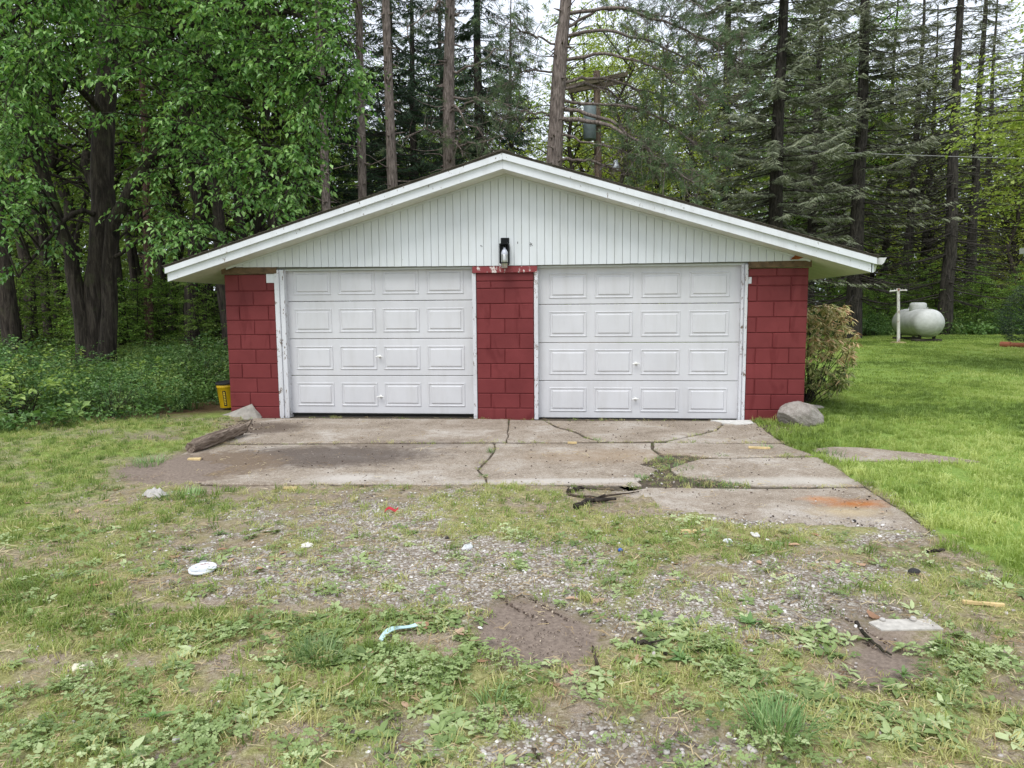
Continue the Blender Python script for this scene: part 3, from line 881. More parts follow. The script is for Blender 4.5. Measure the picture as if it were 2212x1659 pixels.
for k, poly in enumerate(SLABW):
    # ragged broken edges
    out = []
    n = len(poly)
    for i in range(n):
        a, b = poly[i], poly[(i + 1) % n]
        L = np.linalg.norm(b - a); seg = max(1, int(L / 0.14))
        for s in range(seg):
            p = a + (b - a) * s / seg
            if s: p = p + rs.normal(0, 0.007, 2)
            out.append(p)
    out = np.array(out)
    cen = out.mean(0)
    inner = out + (cen - out) / (np.linalg.norm(cen - out, axis=1, keepdims=True)) * 0.012
    tx, ty = rs.uniform(-0.004, 0.004, 2); h0 = 0.004 + rs.uniform(-0.003, 0.003) - (0.006 if k in (8,) else 0)
    zt_ = lambda P: h0 + (P[:, 0] - cen[0]) * tx + (P[:, 1] - cen[1]) * ty
    m = MB(); q = len(out)
    top = np.c_[inner, zt_(inner)]; rim = np.c_[out, zt_(out) - 0.008]; bot = np.c_[out, np.full(q, -0.09)]
    ring = [(a, (a + 1) % q) for a in range(q)]
    m.add(np.vstack([bot, rim, top]), [(a, b, b + q, a + q) for a, b in ring] + [(a + q, b + q, b + 2 * q, a + 2 * q) for a, b in ring])
    me = m.mesh("slab", M_CONC)
    # cap as one polygon
    import bmesh
    bm = bmesh.new(); bm.from_mesh(me); bm.verts.ensure_lookup_table()
    bm.faces.new([bm.verts[2 * q + a] for a in range(q)])
    bmesh.ops.recalc_face_normals(bm, faces=bm.faces); bmesh.ops.triangulate(bm, faces=[f for f in bm.faces if len(f.verts) > 4])
    bm.to_mesh(me); bm.free()
    obj_of(me, "slab", apron)
# soil showing in the joints
MB().prism([tuple(p) for p in APRON], -0.06, -0.012).build("joint_fill", plain_mat("joint soil", (86, 76, 62), 0.95, scale=30, var=0.3, bump=0.6), apron)

def flat_piece(poly, top, name, mat):
    m = MB(); q = len(poly)
    m.prism([tuple(p) for p in poly], -0.08, top)
    return m.build(name, mat)
walk = flat_piece(WALK, 0.010, "path", M_CONC); tag(walk, "short concrete path strip sunk into the lawn", "path", kind="structure")
patch = flat_piece(PATCH, 0.003, "concrete_patch", plain_mat("pale cement", (186, 181, 172), 0.95, scale=25, var=0.14, bump=0.4))
tag(patch, "pale flat cement slab showing through the gravel", "slab")
tp = np.array([gnd(*p, 0.0)[:2] for p in [(1535, 909.5), (1622, 910), (1628, 917), (1590, 919), (1560, 915)]])
tr = flat_piece(tp, 0.016, "cement_patch", plain_mat("fresh cement", (208, 206, 200), 0.95, scale=25, var=0.1, bump=0.3))
tr.parent = apron

# ---------------------------------------------------------------- scattering (instances of small meshes)
def scatter(name, pts, rot, scl, tint, idx, sources):
    me = bpy.data.meshes.new(name)
    n = len(pts)
    me.vertices.add(n); me.vertices.foreach_set("co", np.asarray(pts, np.float32).ravel())
    for nm, ty, arr, key in (("rot", 'FLOAT_VECTOR', rot, "vector"), ("scl", 'FLOAT', scl, "value"), ("tint", 'FLOAT', tint, "value"), ("idx", 'INT', idx, "value")):
        a = me.attributes.new(nm, ty, 'POINT')
        a.data.foreach_set(key, np.asarray(arr, np.int32 if ty == 'INT' else np.float32).ravel())
    o = bpy.data.objects.new(name, me); COL.objects.link(o)
    g = bpy.data.node_groups.new(name, 'GeometryNodeTree')
    g.interface.new_socket("Geometry", in_out='INPUT', socket_type='NodeSocketGeometry')
    g.interface.new_socket("Geometry", in_out='OUTPUT', socket_type='NodeSocketGeometry')
    N, Lk = g.nodes, g.links
    gi, go = N.new("NodeGroupInput"), N.new("NodeGroupOutput")
    def named(nm, ty):
        q = N.new("GeometryNodeInputNamedAttribute"); q.data_type = ty; q.inputs["Name"].default_value = nm
        return q.outputs["Attribute"]
    e2r = N.new("FunctionNodeEulerToRotation"); Lk.new(named("rot", 'FLOAT_VECTOR'), e2r.inputs[0])
    sc, ix = named("scl", 'FLOAT'), named("idx", 'INT')
    jn = N.new("GeometryNodeJoinGeometry")
    for k, s in enumerate(sources):
        oi = N.new("GeometryNodeObjectInfo"); oi.inputs["Object"].default_value = s; oi.inputs["As Instance"].default_value = True
        cmp = N.new("FunctionNodeCompare"); cmp.data_type = 'INT'; cmp.operation = 'EQUAL'
        Lk.new(ix, [q for q in cmp.inputs if q.enabled and q.name == "A"][0]); [q for q in cmp.inputs if q.enabled and q.name == "B"][0].default_value = k
        ip = N.new("GeometryNodeInstanceOnPoints")
        Lk.new(gi.outputs[0], ip.inputs["Points"]); Lk.new(cmp.outputs[0], ip.inputs["Selection"])
        Lk.new(oi.outputs["Geometry"], ip.inputs["Instance"]); Lk.new(e2r.outputs[0], ip.inputs["Rotation"]); Lk.new(sc, ip.inputs["Scale"])
        Lk.new(ip.outputs[0], jn.inputs[0])
    Lk.new(jn.outputs[0], go.inputs[0])
    md = o.modifiers.new("scatter", 'NODES'); md.node_group = g
    return o

def ground_z(x, y):
    n2 = VN2.fbm(x, y, 5.5, 4); n1 = VN1.fbm(x, y, 1.7, 4)
    lr = np.clip((lawn_right(x, y) + (n2 - .5) * 0.35) / 0.15 + 0.3, 0, 1)
    return gz(x, y) + (n2 - .5) * 0.03 * (1 - 0.4 * lr) + (n1 - .5) * 0.03

rb = np.random.default_rng(21)
def tuft(nb, h, spread, wid, lean, mat, seed):
    r = np.random.default_rng(seed); m = MB()
    for k in range(nb):
        a = r.uniform(0, 6.28); d = spread * math.sqrt(r.random()); hh = h * r.uniform(0.5, 1.15)
        b = np.array([d * math.cos(a), d * math.sin(a), -0.004])
        t = r.uniform(0, 6.28); ln = lean * r.uniform(0.2, 1.3)
        o = np.array([math.cos(t), math.sin(t), 0]); s = np.array([-math.sin(t), math.cos(t), 0]) * wid * r.uniform(0.7, 1.3) / 2
        p1 = b + o * ln * hh * 0.35 + np.array([0, 0, hh * 0.62]); p2 = b + o * ln * hh + np.array([0, 0, hh * (1 - 0.35 * min(ln, 1.5))])
        m.add([b - s, b + s, p1 + s * .8, p1 - s * .8, p2], [(0, 1, 2, 3)])
        m.add([p1 - s * .8, p1 + s * .8, p2], [(0, 1, 2)])
    return m.build("grass_tuft_source", mat, link=False)
M_LAWN = leaf_mat("lawn grass", (106, 128, 60), (152, 172, 88), (194, 204, 130), 0.35, inst=True, rough=0.5)
M_DRY = leaf_mat("dry mixed grass", (100, 124, 58), (148, 166, 92), (196, 192, 136), 0.35, inst=True, rough=0.6)
lawn_src = [tuft(16, 0.055, 0.05, 0.005, 0.7, M_LAWN, s) for s in (1, 2, 3)] + [tuft(20, 0.10, 0.05, 0.006, 0.8, M_LAWN, 4)]
far_src = [tuft(26, 0.06, 0.16, 0.012, 0.7, M_LAWN, s) for s in (5, 6, 7)]
dry_src = [tuft(13, 0.028, 0.045, 0.0038, 1.1, M_DRY, s) for s in (8, 9, 10)] + [tuft(16, 0.06, 0.04, 0.0045, 0.9, M_DRY, 11)]

def sample(x0, x1, y0, y1, dens, seed, dfun):
    r = np.random.default_rng(seed)
    n = int((x1 - x0) * (y1 - y0) * dens)
    x, y = r.uniform(x0, x1, n), r.uniform(y0, y1, n)
    vis = np.abs(x) < 0.80 * y + 0.8
    x, y = x[vis], y[vis]
    k = r.random(len(x)) < dfun(x, y)
    return x[k], y[k], r
def off_slab(x, y, edge=0.0):
    s = np.zeros(x.shape, bool)
    for p in SLABW: s |= in_poly(p, x, y)
    s |= in_poly(WALK, x, y) | in_poly(PATCH, x, y)
    u = (x - GX) * math.cos(GYAW) - (y - GY) * math.sin(GYAW); v = (x - GX) * math.sin(GYAW) + (y - GY) * math.cos(GYAW)
    s |= (u > -0.02) & (u < GW + 0.02) & (v > -0.02) & (v < GD)
    return ~s
def rots(n, r, tilt=0.15):
    return np.stack([r.normal(0, tilt, n), r.normal(0, tilt, n), r.uniform(0, 6.28, n)], 1)

# lawn on the right, near part
def dl(x, y):
    m = ground_masks(x, y); return m['LR'] * off_slab(x, y) * np.clip(0.55 + (m['n2'] - .35) * 1.6, 0.25, 1)
x, y, r = sample(1.5, 13, 2.2, 13.5, 330, 31, dl)
n1 = VN1.fbm(x, y, 1.3, 3); nn = VN3.fbm(x, y, 0.6, 3)
edge = np.exp(-(lawn_right(x, y) / 0.35) ** 2)
idx = np.where(r.random(len(x)) < 0.10 + 0.55 * edge + (n1 > .62) * .3, 3, r.integers(0, 3, len(x)))
near = scatter("lawn_grass", np.stack([x, y, ground_z(x, y)], 1), rots(len(x), r), r.uniform(0.65, 1.25, len(x)) * np.where(idx == 3, .85, 1), np.clip(0.45 + (nn - .5) * 1.6 + (n1 - .5) * .8 + r.normal(0, .17, len(x)), 0, 1), idx, lawn_src)
tag(near, "mown bright green lawn beside the garage", "grass", kind="stuff")
x, y, r = sample(3.9, 28, 13.0, 33, 38, 32, lambda x, y: (lawn_right(x, y) > 0) * off_slab(x, y) * 1.0)
nn = VN3.fbm(x, y, 0.35, 3); n1 = VN1.fbm(x, y, 1.0, 3)
far = scatter("lawn_grass", np.stack([x, y, ground_z(x, y)], 1), rots(len(x), r, .1), r.uniform(0.6, 1.05, len(x)), np.clip(0.5 + (nn - .5) * 1.5 + (n1 - .5) * .9 + r.normal(0, .15, len(x)), 0, 1), r.integers(0, 3, len(x)), far_src)
tag(far, "far part of the lawn running back to the propane tank", "grass", kind="stuff")

# rough grass on the drive and on the left
def dd(x, y):
    m = ground_masks(x, y); return np.clip(m['grass'], 0, 1) * (1 - m['LR']) * off_slab(x, y) * (y < 9.7 + np.clip(x + 4.2, -8, 0) * .3)
x, y, r = sample(-9, 6, 2.0, 10.6, 760, 33, dd)
keep = r.random(len(x)) < np.clip(1.25 - y * 0.07, 0.5, 1)
x, y = x[keep], y[keep]
m_ = ground_masks(x, y)
lush = np.clip(m_['LL'] * .5 + blobs(m_['px'], m_['py'], [(180, 1335, 220, 60, 1), (430, 1080, 90, 35, .7), (900, 1440, 200, 80, .5), (60, 1290, 130, 70, .8)]), 0, 1)
idx = np.where(r.random(len(x)) < 0.12 + 0.5 * lush, 3, r.integers(0, 3, len(x)))
drv = scatter("rough_grass", np.stack([x, y, ground_z(x, y)], 1), rots(len(x), r, .25), r.uniform(0.6, 1.25, len(x)), np.clip(0.62 - .5 * lush + (m_['n1'] - .5) * 1.2 + r.normal(0, .28, len(x)), 0, 1), idx, dry_src)
tag(drv, "thin yellowish grass and moss growing through the gravel drive", "grass", kind="stuff")

# low broad-leaved weeds
def rosette(nl, L, w, lift, mat, seed):
    r = np.random.default_rng(seed); a = np.arange(nl) * 6.283 / nl + r.uniform(-.4, .4, nl)
    el = r.uniform(0.1, lift, nl)
    d = np.stack([np.cos(a) * np.cos(el), np.sin(a) * np.cos(el), np.sin(el)], 1)
    up = np.array([0, 0, 1.0]) + r.normal(0, .3, (nl, 3))
    m = MB(); m.leaves(np.c_[d[:, :2] * 0.008, np.full(nl, .006)], d, up, L * r.uniform(.55, 1.1, nl), w, 0.25, 0.06, fine='round')
    return m.build("weed_source", mat, link=False)
def clover(seed, mat):
    r = np.random.default_rng(seed); m = MB()
    for k in range(16):
        c = np.array([*(r.normal(0, .045, 2)), r.uniform(.012, .04)])
        a = r.uniform(0, 6.28) + np.array([0, 2.09, 4.19])
        d = np.stack([np.cos(a), np.sin(a), r.uniform(-.1, .35, 3)], 1)
        m.leaves(np.repeat(c[None], 3, 0), d, np.array([[0, 0, 1.0]] * 3) + r.normal(0, .2, (3, 3)), .016, .85, .1, .05, fine=False)
    return m.build("weed_source", mat, link=False)
M_WEED = leaf_mat("plantain leaf", (98, 118, 66), (140, 160, 100), (188, 200, 150), 0.25, inst=True, rough=0.4)
w_src = [rosette(7, .048, .55, .6, M_WEED, 1), rosette(8, .04, .62, .5, M_WEED, 2), rosette(6, .055, .42, .8, M_WEED, 3), clover(4, M_WEED), clover(5, M_WEED), rosette(7, .06, .5, .35, M_WEED, 6)]
x, y, r = sample(-4, 4.2, 2.0, 4.8, 620, 34, lambda x, y: (lambda m: np.clip(m['weed'] * 1.0 * np.clip((m['n2'] - .34) * 4, 0, 1) * (1 - m['dirt']), 0, 1))(ground_masks(x, y)) * off_slab(x, y))
cl = VN1.fbm(x, y, 2.2, 3)
idx = np.where(cl + r.normal(0, .08, len(x)) > .52, r.integers(3, 5, len(x)), np.array([0, 1, 2, 5])[r.integers(0, 4, len(x))])
wd_ = scatter("broadleaf_weeds", np.stack([x, y, ground_z(x, y) + .002], 1), rots(len(x), r, .2), r.uniform(.5, 1.15, len(x)), np.clip(r.normal(.5, .26, len(x)), 0, 1), idx, w_src)
tag(wd_, "low plantain and clover leaves spread over the near drive", "weeds", kind="stuff")

# gravel
def pebble(seed):
    r = np.random.default_rng(seed)
    bm = bmesh.new(); bmesh.ops.create_icosphere(bm, subdivisions=1, radius=1.0)
    for v in bm.verts:
        v.co *= r.uniform(.78, 1.12); v.co.x *= 1.2; v.co.y *= .9; v.co.z *= .6
    me = bpy.data.meshes.new("pebble_source"); bm.to_mesh(me); bm.free()
    me.materials.append(M_PEB)
    for p in me.polygons: p.use_smooth = (seed % 2 == 0)
    return bpy.data.objects.new("pebble_source", me)
def peb_mat():
    n = NT("gravel stone")
    t = n.attr("tint", 'INSTANCER')
    c = n.ramp(t, [(0.0, lin(104, 95, 88)), (0.3, lin(146, 136, 127)), (0.6, lin(172, 164, 157)), (0.85, lin(194, 188, 182)), (1.0, lin(222, 219, 215))])
    f = n.noise(n.coord("Object"), 3, 4)
    c = n.mix(n.math('MULTIPLY', n.step(f, .45, .75), .35), c, lin(120, 106, 94))
    return n.finish(c, 0.9, spec=0.2)
M_PEB = peb_mat()
p_src = [pebble(s) for s in range(6)]
def dp(x, y):
    m = ground_masks(x, y); return np.clip(m['gravel'] * (1 - .55 * m['grass'] ), 0.02, 1) * (1 - m['LR']) * (1 - .9 * np.clip(m['dirt'], 0, 1)) * (y < 7) * np.where(off_slab(x, y), 1, np.clip(.10 + .8 * np.exp(-((m['py'] - (1122 + .055 * (m['px'] - 1400))) / 16) ** 2) * (m['px'] > 1380), 0, 1))
x, y, r = sample(-4.5, 5, 2.0, 6.6, 2600, 35, dp)
s = 0.0042 + 0.0095 * r.random(len(x)) ** 3
s = np.where(r.random(len(x)) < .006, r.uniform(.013, .02, len(x)), s)
z = np.where(off_slab(x, y), ground_z(x, y) + .002, .007)
pb = scatter("gravel", np.stack([x, y, z], 1), rots(len(x), r, .3), s, np.clip(r.normal(.52, .3, len(x)), 0, 1), r.integers(0, 6, len(x)), p_src)
tag(pb, "loose pale grey gravel stones over the drive", "gravel", kind="stuff")

# dry straw and bark crumbs lying about
def straw(seed, mat):
    r = np.random.default_rng(seed); m = MB()
    for k in range(7):
        a = r.uniform(0, 6.28); c = np.array([*r.normal(0, .05, 2), r.uniform(.002, .012)]); L = r.uniform(.02, .07); d = np.array([math.cos(a), math.sin(a), r.normal(0, .12)]) * L / 2; w = np.array([-math.sin(a), math.cos(a), .3]) * r.uniform(.0008, .002)
        m.add([c - d - w, c - d + w, c + d + w, c + d - w], [(0, 1, 2, 3)])
    return m.build("straw_source", mat, link=False)
M_STRAW = leaf_mat("dry straw", (104, 82, 60), (162, 140, 104), (204, 190, 152), .15, inst=True, rough=.8)
s_src = [straw(k, M_STRAW) for k in range(4)]
x, y, r = sample(-6, 5, 2.0, 9.8, 150, 36, lambda x, y: np.where(off_slab(x, y), (lambda m: (1 - m['LR']) * .9 * (1 - .85 * m['dirt']))(ground_masks(x, y)), .12) * np.clip(1.3 - y * .1, .3, 1))
z = np.where(off_slab(x, y), ground_z(x, y) + .003, .008)
sw = scatter("straw_litter", np.stack([x, y, z], 1), rots(len(x), r, .1), r.uniform(.6, 1.3, len(x)), np.clip(r.normal(.5, .28, len(x)), 0, 1), r.integers(0, 4, len(x)), s_src)
tag(sw, "dry straw and bark crumbs littering the drive", "litter", kind="stuff")
# soil crumbs: tyre treads pressed into the drive, and bark mulch by the right pier
def clod_mat():
    n = NT("soil crumb"); t = n.attr("tint", 'INSTANCER'); return n.finish(n.ramp(t, [(0, lin(62, 52, 46)), (.6, lin(108, 94, 84)), (1, lin(196, 182, 162))]), .95, spec=.1)
_mp = M_PEB; M_PEB = clod_mat(); c_src = [pebble(s) for s in (20, 21, 22)]; M_PEB = _mp
rc = np.random.default_rng(8); P = []
for (a, b, n) in (((1050, 1200), (1135, 1262), 70), ((1066, 1196), (1185, 1275), 90), ((1082, 1198), (1170, 1258), 60), ((1655, 1205), (1810, 1262), 100), ((1668, 1200), (1775, 1242), 80), ((1640, 1215), (1730, 1258), 60), ((1700, 1290), (1900, 1400), 60), ((1740, 1285), (1930, 1390), 60), ((1080, 1290), (1190, 1350), 50), ((1130, 1285), (1240, 1345), 50)):
    A, B = gnd(*a)[:2], gnd(*b)[:2]; t = (np.arange(n) + rc.random(n) * .5) / n; keep = rc.random(n) < .75
    P.append((A + (B - A) * t[:, None] + rc.normal(0, .008, (n, 2)))[keep])
P = np.vstack(P); s1 = rc.uniform(.003, .008, len(P))
n = 420; c = gnd(1685, 922)[:2]; Q = c + rc.normal(0, 1, (n, 2)) * [.16, .22]; n2_ = 260; c = gnd(520, 922)[:2]; Q2 = c + rc.normal(0, 1, (n2_, 2)) * [.2, .35]
n3_ = 260; c = gnd(1165, 1380)[:2]; Q3 = c + rc.normal(0, 1, (n3_, 2)) * [.16, .16]
Q4 = np.stack([rc.uniform(-3.4, 3.2, 3000), rc.uniform(4.4, 9.9, 3000)], 1); Q4 = Q4[~off_slab(Q4[:, 0], Q4[:, 1])]; Q4 = Q4[((Q4[:, 0] - GX) * math.sin(GYAW) + (Q4[:, 1] - GY) * math.cos(GYAW)) < -.08]
A_ = np.vstack([P, Q, Q2, Q3, Q4]); S_ = np.concatenate([s1, rc.uniform(.004, .011, n), rc.uniform(.004, .011, n2_), rc.uniform(.002, .004, n3_), .0025 + .008 * rc.random(len(Q4)) ** 3])
ok = off_slab(A_[:, 0], A_[:, 1]) | (rc.random(len(A_)) < .6); A_, S_ = A_[ok], S_[ok]
zz = np.where(off_slab(A_[:, 0], A_[:, 1]), ground_z(A_[:, 0], A_[:, 1]) - .004, .008)
cl_ = scatter("soil_crumbs", np.c_[A_, zz], rots(len(A_), rc, .3), S_, np.clip(rc.normal(.42, .34, len(A_)), 0, 1), rc.integers(0, 3, len(A_)), c_src)
tag(cl_, "dark soil crumbs along tyre tracks and beside the piers", "soil", kind="stuff")
# ================================================================ trees
B_DARK = bark_mat("dark furrowed bark", (58, 52, 46), (96, 88, 78), 5.0, moss=(74, 78, 52))
B_GREY = bark_mat("grey scaly bark", (122, 110, 103), (180, 166, 157), 9.0)
B_PINK = bark_mat("reddish pine bark", (108, 84, 74), (150, 122, 110), 9.0)
B_SPR = bark_mat("spruce bark", (64, 60, 55), (104, 98, 90), 8.0)
B_TWIG = bark_mat("dead twig", (92, 80, 68), (128, 114, 98), 12.0)
L_MAPLE = leaf_mat("maple leaf", (54, 86, 38), (94, 134, 64), (156, 188, 116), 0.38, rough=0.36)
L_WOOD = leaf_mat("woodland leaf", (66, 92, 38), (104, 134, 56), (146, 170, 84), 0.42)
L_YEL = leaf_mat("young yellow green leaf", (112, 134, 44), (152, 170, 66), (188, 196, 96), 0.45)
L_BRIGHT = leaf_mat("spring maple leaf", (120, 150, 60), (162, 186, 90), (196, 212, 128), 0.45)
L_UNDER = leaf_mat("undergrowth leaf", (56, 86, 46), (88, 122, 66), (128, 156, 94), 0.35)
L_SPRG = leaf_mat("olive spruce needles", (88, 96, 76), (120, 126, 102), (154, 156, 130), 0.15, rough=0.6, var=0.12)
L_SPRD = leaf_mat("dark spruce needles", (30, 50, 34), (48, 70, 46), (72, 92, 58), 0.15, rough=0.6, var=0.12)
L_PINE = leaf_mat("pine needles", (62, 82, 56), (90, 110, 76), (124, 138, 98), 0.15, rough=0.6, var=0.12)

def unit(v): return v / (np.linalg.norm(v) + 1e-9)
def curve(p0, p1, sag, n, r, wob=0.0):
    t = np.linspace(0, 1, n)[:, None]
    p = np.asarray(p0) * (1 - t) + np.asarray(p1) * t
    p = p + np.array([0, 0, 1.0]) * (4 * t * (1 - t)) * sag
    if wob:
        w = np.cumsum(r.normal(0, wob, (n, 3)), 0); w -= w[:1] * (1 - t) + w[-1:] * t
        p = p + w
    return p
def spray(m, r, base, d, L, nl, leaf, width=.5, droop=.6, spread=.9, mat=0, fine=False, tint0=.5):
    """leaves set left and right along a twig that starts at base and runs along d"""
    d = unit(d); t = np.linspace(.1, 1, nl)
    side = unit(np.cross(d, [0, 0, 1.0]) + 1e-6)
    pos = base + d * (t * L)[:, None] + np.array([0, 0, -1.0]) * ((t ** 2) * L * droop * .35)[:, None] + r.normal(0, L * .04, (nl, 3))
    sg = np.where(np.arange(nl) % 2, 1, -1)[:, None]
    ld = d * .55 + side * sg * spread + np.array([0, 0, -1.0]) * droop * r.uniform(.3, 1.4, (nl, 1)) + r.normal(0, .25, (nl, 3))
    nr = np.array([0, 0, 1.0]) + r.normal(0, .45, (nl, 3))
    m.leaves(pos, ld, nr, leaf * r.uniform(.6, 1.15, nl), width, .12, .08, np.clip(r.normal(tint0, .24, nl), 0, 1), mat, fine)

# ---- generic woodland tree -------------------------------------------------
def woodland(seed, H=16, R=2.8, low=3.0, nb=90, per=9, leaf=.17, nl=11, mat=L_WOOD, rad=.17, bark=B_DARK):
    r = np.random.default_rng(seed)
    wm, lm = MB(), MB()
    tp = np.array([[0, 0, -.3]] + [[r.normal(0, .12) * k, r.normal(0, .12) * k, H * k / 8] for k in range(1, 9)])
    wm.tube(tp, np.linspace(rad * 1.15, rad * .2, 9), 8)
    for k in range(nb):
        h = low + (H - low) * ((k + r.random()) / nb)
        q = (h - low) / (H - low)
        base = np.array([np.interp(h, tp[:, 2], tp[:, 0]), np.interp(h, tp[:, 2], tp[:, 1]), h])
        a = r.uniform(0, 6.28); L = R * (0.55 + .6 * math.sin(math.pi * min(1, q * .8 + .2))) * r.uniform(.6, 1.15)
        e = base + np.array([math.cos(a) * L, math.sin(a) * L, L * r.uniform(.0, .6) * (1 - .2 * q)])
        c = curve(base, e, L * .12, 5, r, .06)
        wm.tube(c, np.linspace(rad * .28 * (1 - .6 * q), .008, 5), 4, caps=False)
        for s in range(per):
            f = r.uniform(.3, 1.0); p = base + (e - base) * f + r.normal(0, L * .13, 3)
            dd_ = unit(e - base) * .6 + r.normal(0, .7, 3); dd_[2] *= .4
            spray(lm, r, p, dd_, r.uniform(.5, .9), nl, leaf, tint0=.5 + .2 * (f - .6))
    return wm.mesh("trunk", bark, True), lm.mesh("crown", mat)
def sapling(seed, H=3.2, n=70, leaf=.10, nl=10, mat=L_WOOD, spreadR=1.1):
    r = np.random.default_rng(seed); wm, lm = MB(), MB()
    for s in range(3):
        a = r.uniform(0, 6.28); top = np.array([math.cos(a) * .5, math.sin(a) * .5, H * r.uniform(.7, 1)])
        c = curve((0, 0, -.1), top, .1, 6, r, .05); wm.tube(c, np.linspace(.022, .006, 6), 4, caps=False)
        for k in range(n // 3):
            f = r.uniform(.15, 1.0); p = c[0] + (c[-1] - c[0]) * f
            a = r.uniform(0, 6.28); L = spreadR * r.uniform(.3, 1.0) * (1.15 - .6 * f)
            e = p + np.array([math.cos(a) * L, math.sin(a) * L, L * r.uniform(-.1, .4)])
            wm.tube([p, (p + e) / 2 + [0, 0, .05], e], [.008, .006, .004], 3, caps=False)
            for q in (.35, .65, 1.0):
                pp = p + (e - p) * q; dd_ = (e - p) + r.normal(0, .35 * L, 3); dd_[2] *= .5
                spray(lm, r, pp - unit(dd_) * .1, dd_, r.uniform(.3, .5), nl, leaf, droop=.4)
    return wm.mesh("stem", B_DARK, True), lm.mesh("crown", mat)
def bush(seed, R=.8, H=.9, n=110, leaf=.075, nl=9, mat=L_UNDER):
    r = np.random.default_rng(seed); wm, lm = MB(), MB()
    for k in range(n):
        a = r.uniform(0, 6.28); q = math.sqrt(r.random()); h = H * r.uniform(.15, 1) * (1 - .4 * q * q)
        p = np.array([math.cos(a) * R * q, math.sin(a) * R * q, h])
        if k % 4 == 0: wm.tube(curve((p[0] * .2, p[1] * .2, -.05), p, .1, 4, r, .03), [.009, .007, .005, .003], 3, caps=False)
        dd_ = np.array([math.cos(a), math.sin(a), r.uniform(-.1, .8)]) + r.normal(0, .4, 3)
        spray(lm, r, p, dd_, r.uniform(.2, .4), nl, leaf, droop=.4, width=.6)
    return wm.mesh("stem", B_DARK, True), lm.mesh("foliage", mat)

# ---- conifers --------------------------------------------------------------
def needle_spray(m, r, base, d, L, w, tint, hang=.5, n_side=8):
    """flat conifer shoot: an axis and side shoots, each a narrow strip"""
    d = unit(d); side = unit(np.cross(d, [0, 0, 1.0]) + 1e-6); up = np.cross(side, d)
    t = np.linspace(.08, .95, n_side); sg = np.where(np.arange(n_side) % 2, 1.0, -1.0)
    pos = base + d * (t * L)[:, None] - np.array([0, 0, 1.0]) * (t ** 2 * L * hang * .3)[:, None]
    ld = d * .75 + side * (sg * r.uniform(.5, 1.0, n_side))[:, None] - np.array([0, 0, 1.0]) * (hang * r.uniform(.2, 1.1, n_side))[:, None]
    ln = L * .5 * (1.1 - t * .7) * r.uniform(.7, 1.2, n_side)
    pos = np.vstack([pos, base[None]]); ld = np.vstack([ld, d[None] - np.array([[0, 0, hang * .3]])]); ln = np.append(ln, L)
    nr = up + r.normal(0, .6, (n_side + 1, 3))
    m.leaves(pos, ld, nr, ln, w, .05, .0, np.clip(r.normal(tint, .2, n_side + 1), 0, 1), fine=False)
def spruce(seed, H=19, rad=.26, R=3.0, bare_to=4.0, full_from=7.0, mat=L_SPRG, bark=B_SPR, whorl=.42, per=6, hang=.6, dens=1.0, top=15.0):
    r = np.random.default_rng(seed); wm, lm = MB(), MB()
    zz = np.linspace(0, H, 12); zz[0] = -.4
    tp = np.stack([np.cumsum(r.normal(0, .03, 12)), np.cumsum(r.normal(0, .03, 12)), zz], 1); tp[:2, :2] = 0
    wm.tube(tp, np.interp(zz, [0, H], [rad, .03]) * np.where(zz < .2, 1.25, 1), 9)
    z = 1.6
    while z < H - .5:
        q = z / H
        live = np.clip((z - bare_to) / (full_from - bare_to), 0, 1)
        for k in range(per):
            a = r.uniform(0, 6.28); L = R * (1 - q) ** .55 * r.uniform(.55, 1.1)
            if live < .1: L *= .8
            zb = z + r.uniform(-.2, .2)
            c0 = np.array([np.interp(zb, zz, tp[:, 0]), np.interp(zb, zz, tp[:, 1]), zb])
            dirv = np.array([math.cos(a), math.sin(a), 0])
            t = np.linspace(0, 1, 6)[:, None]
            drop = (-.35 + .25 * q) * L * (1 - .5 * live * q)
            pts = c0 + dirv * L * t + np.array([0, 0, 1]) * (drop * (t ** 1.2) + .18 * L * t ** 3) + np.cumsum(r.normal(0, .025, (6, 3)), 0) * t
            wm.tube(pts, np.linspace(.028 * (1 - q) + .008, .006, 6), 4, caps=False)
            # fine dead side twigs
            nt = int((6 + 5 * (1 - live)) * (1 if z < 11 else .4))
            for s in range(nt):
                f = r.uniform(.15, .95); p = pts[0] + 0; i = f * 5; i0 = min(int(i), 4); p = pts[i0] + (pts[i0 + 1] - pts[i0]) * (i - i0)
                sd = np.array([-dirv[1], dirv[0], 0]) * r.choice([-1, 1]); l2 = L * r.uniform(.12, .32)
                e = p + (dirv * .6 + sd * r.uniform(.4, 1)) * l2 + np.array([0, 0, -1]) * l2 * r.uniform(.05, .5)
                wm.tube([p, (p + e) / 2 + r.normal(0, .03, 3), e], [.0065, .005, .0035], 3, caps=False)
            ns = int(L * 15.0 * live * dens * (1 if z < top else .35) * r.uniform(.3, 1.4))
            for s in range(ns):
                f = r.uniform(.06, 1.02) ** .8; i = min(f, .999) * 5; i0 = int(i); p = pts[i0] + (pts[i0 + 1] - pts[i0]) * (i - i0)
                sd = np.array([-dirv[1], dirv[0], 0]) * r.uniform(-1, 1)
                needle_spray(lm, r, p, dirv * .5 + sd + np.array([0, 0, -.25 * hang]), r.uniform(.16, .36), r.uniform(.12, .19), .45 + .25 * f - .1, hang, 6)
        z += whorl * r.uniform(.7, 1.3)
    return wm.mesh("trunk", bark, True), (lm.mesh("crown", mat) if lm.n else None)
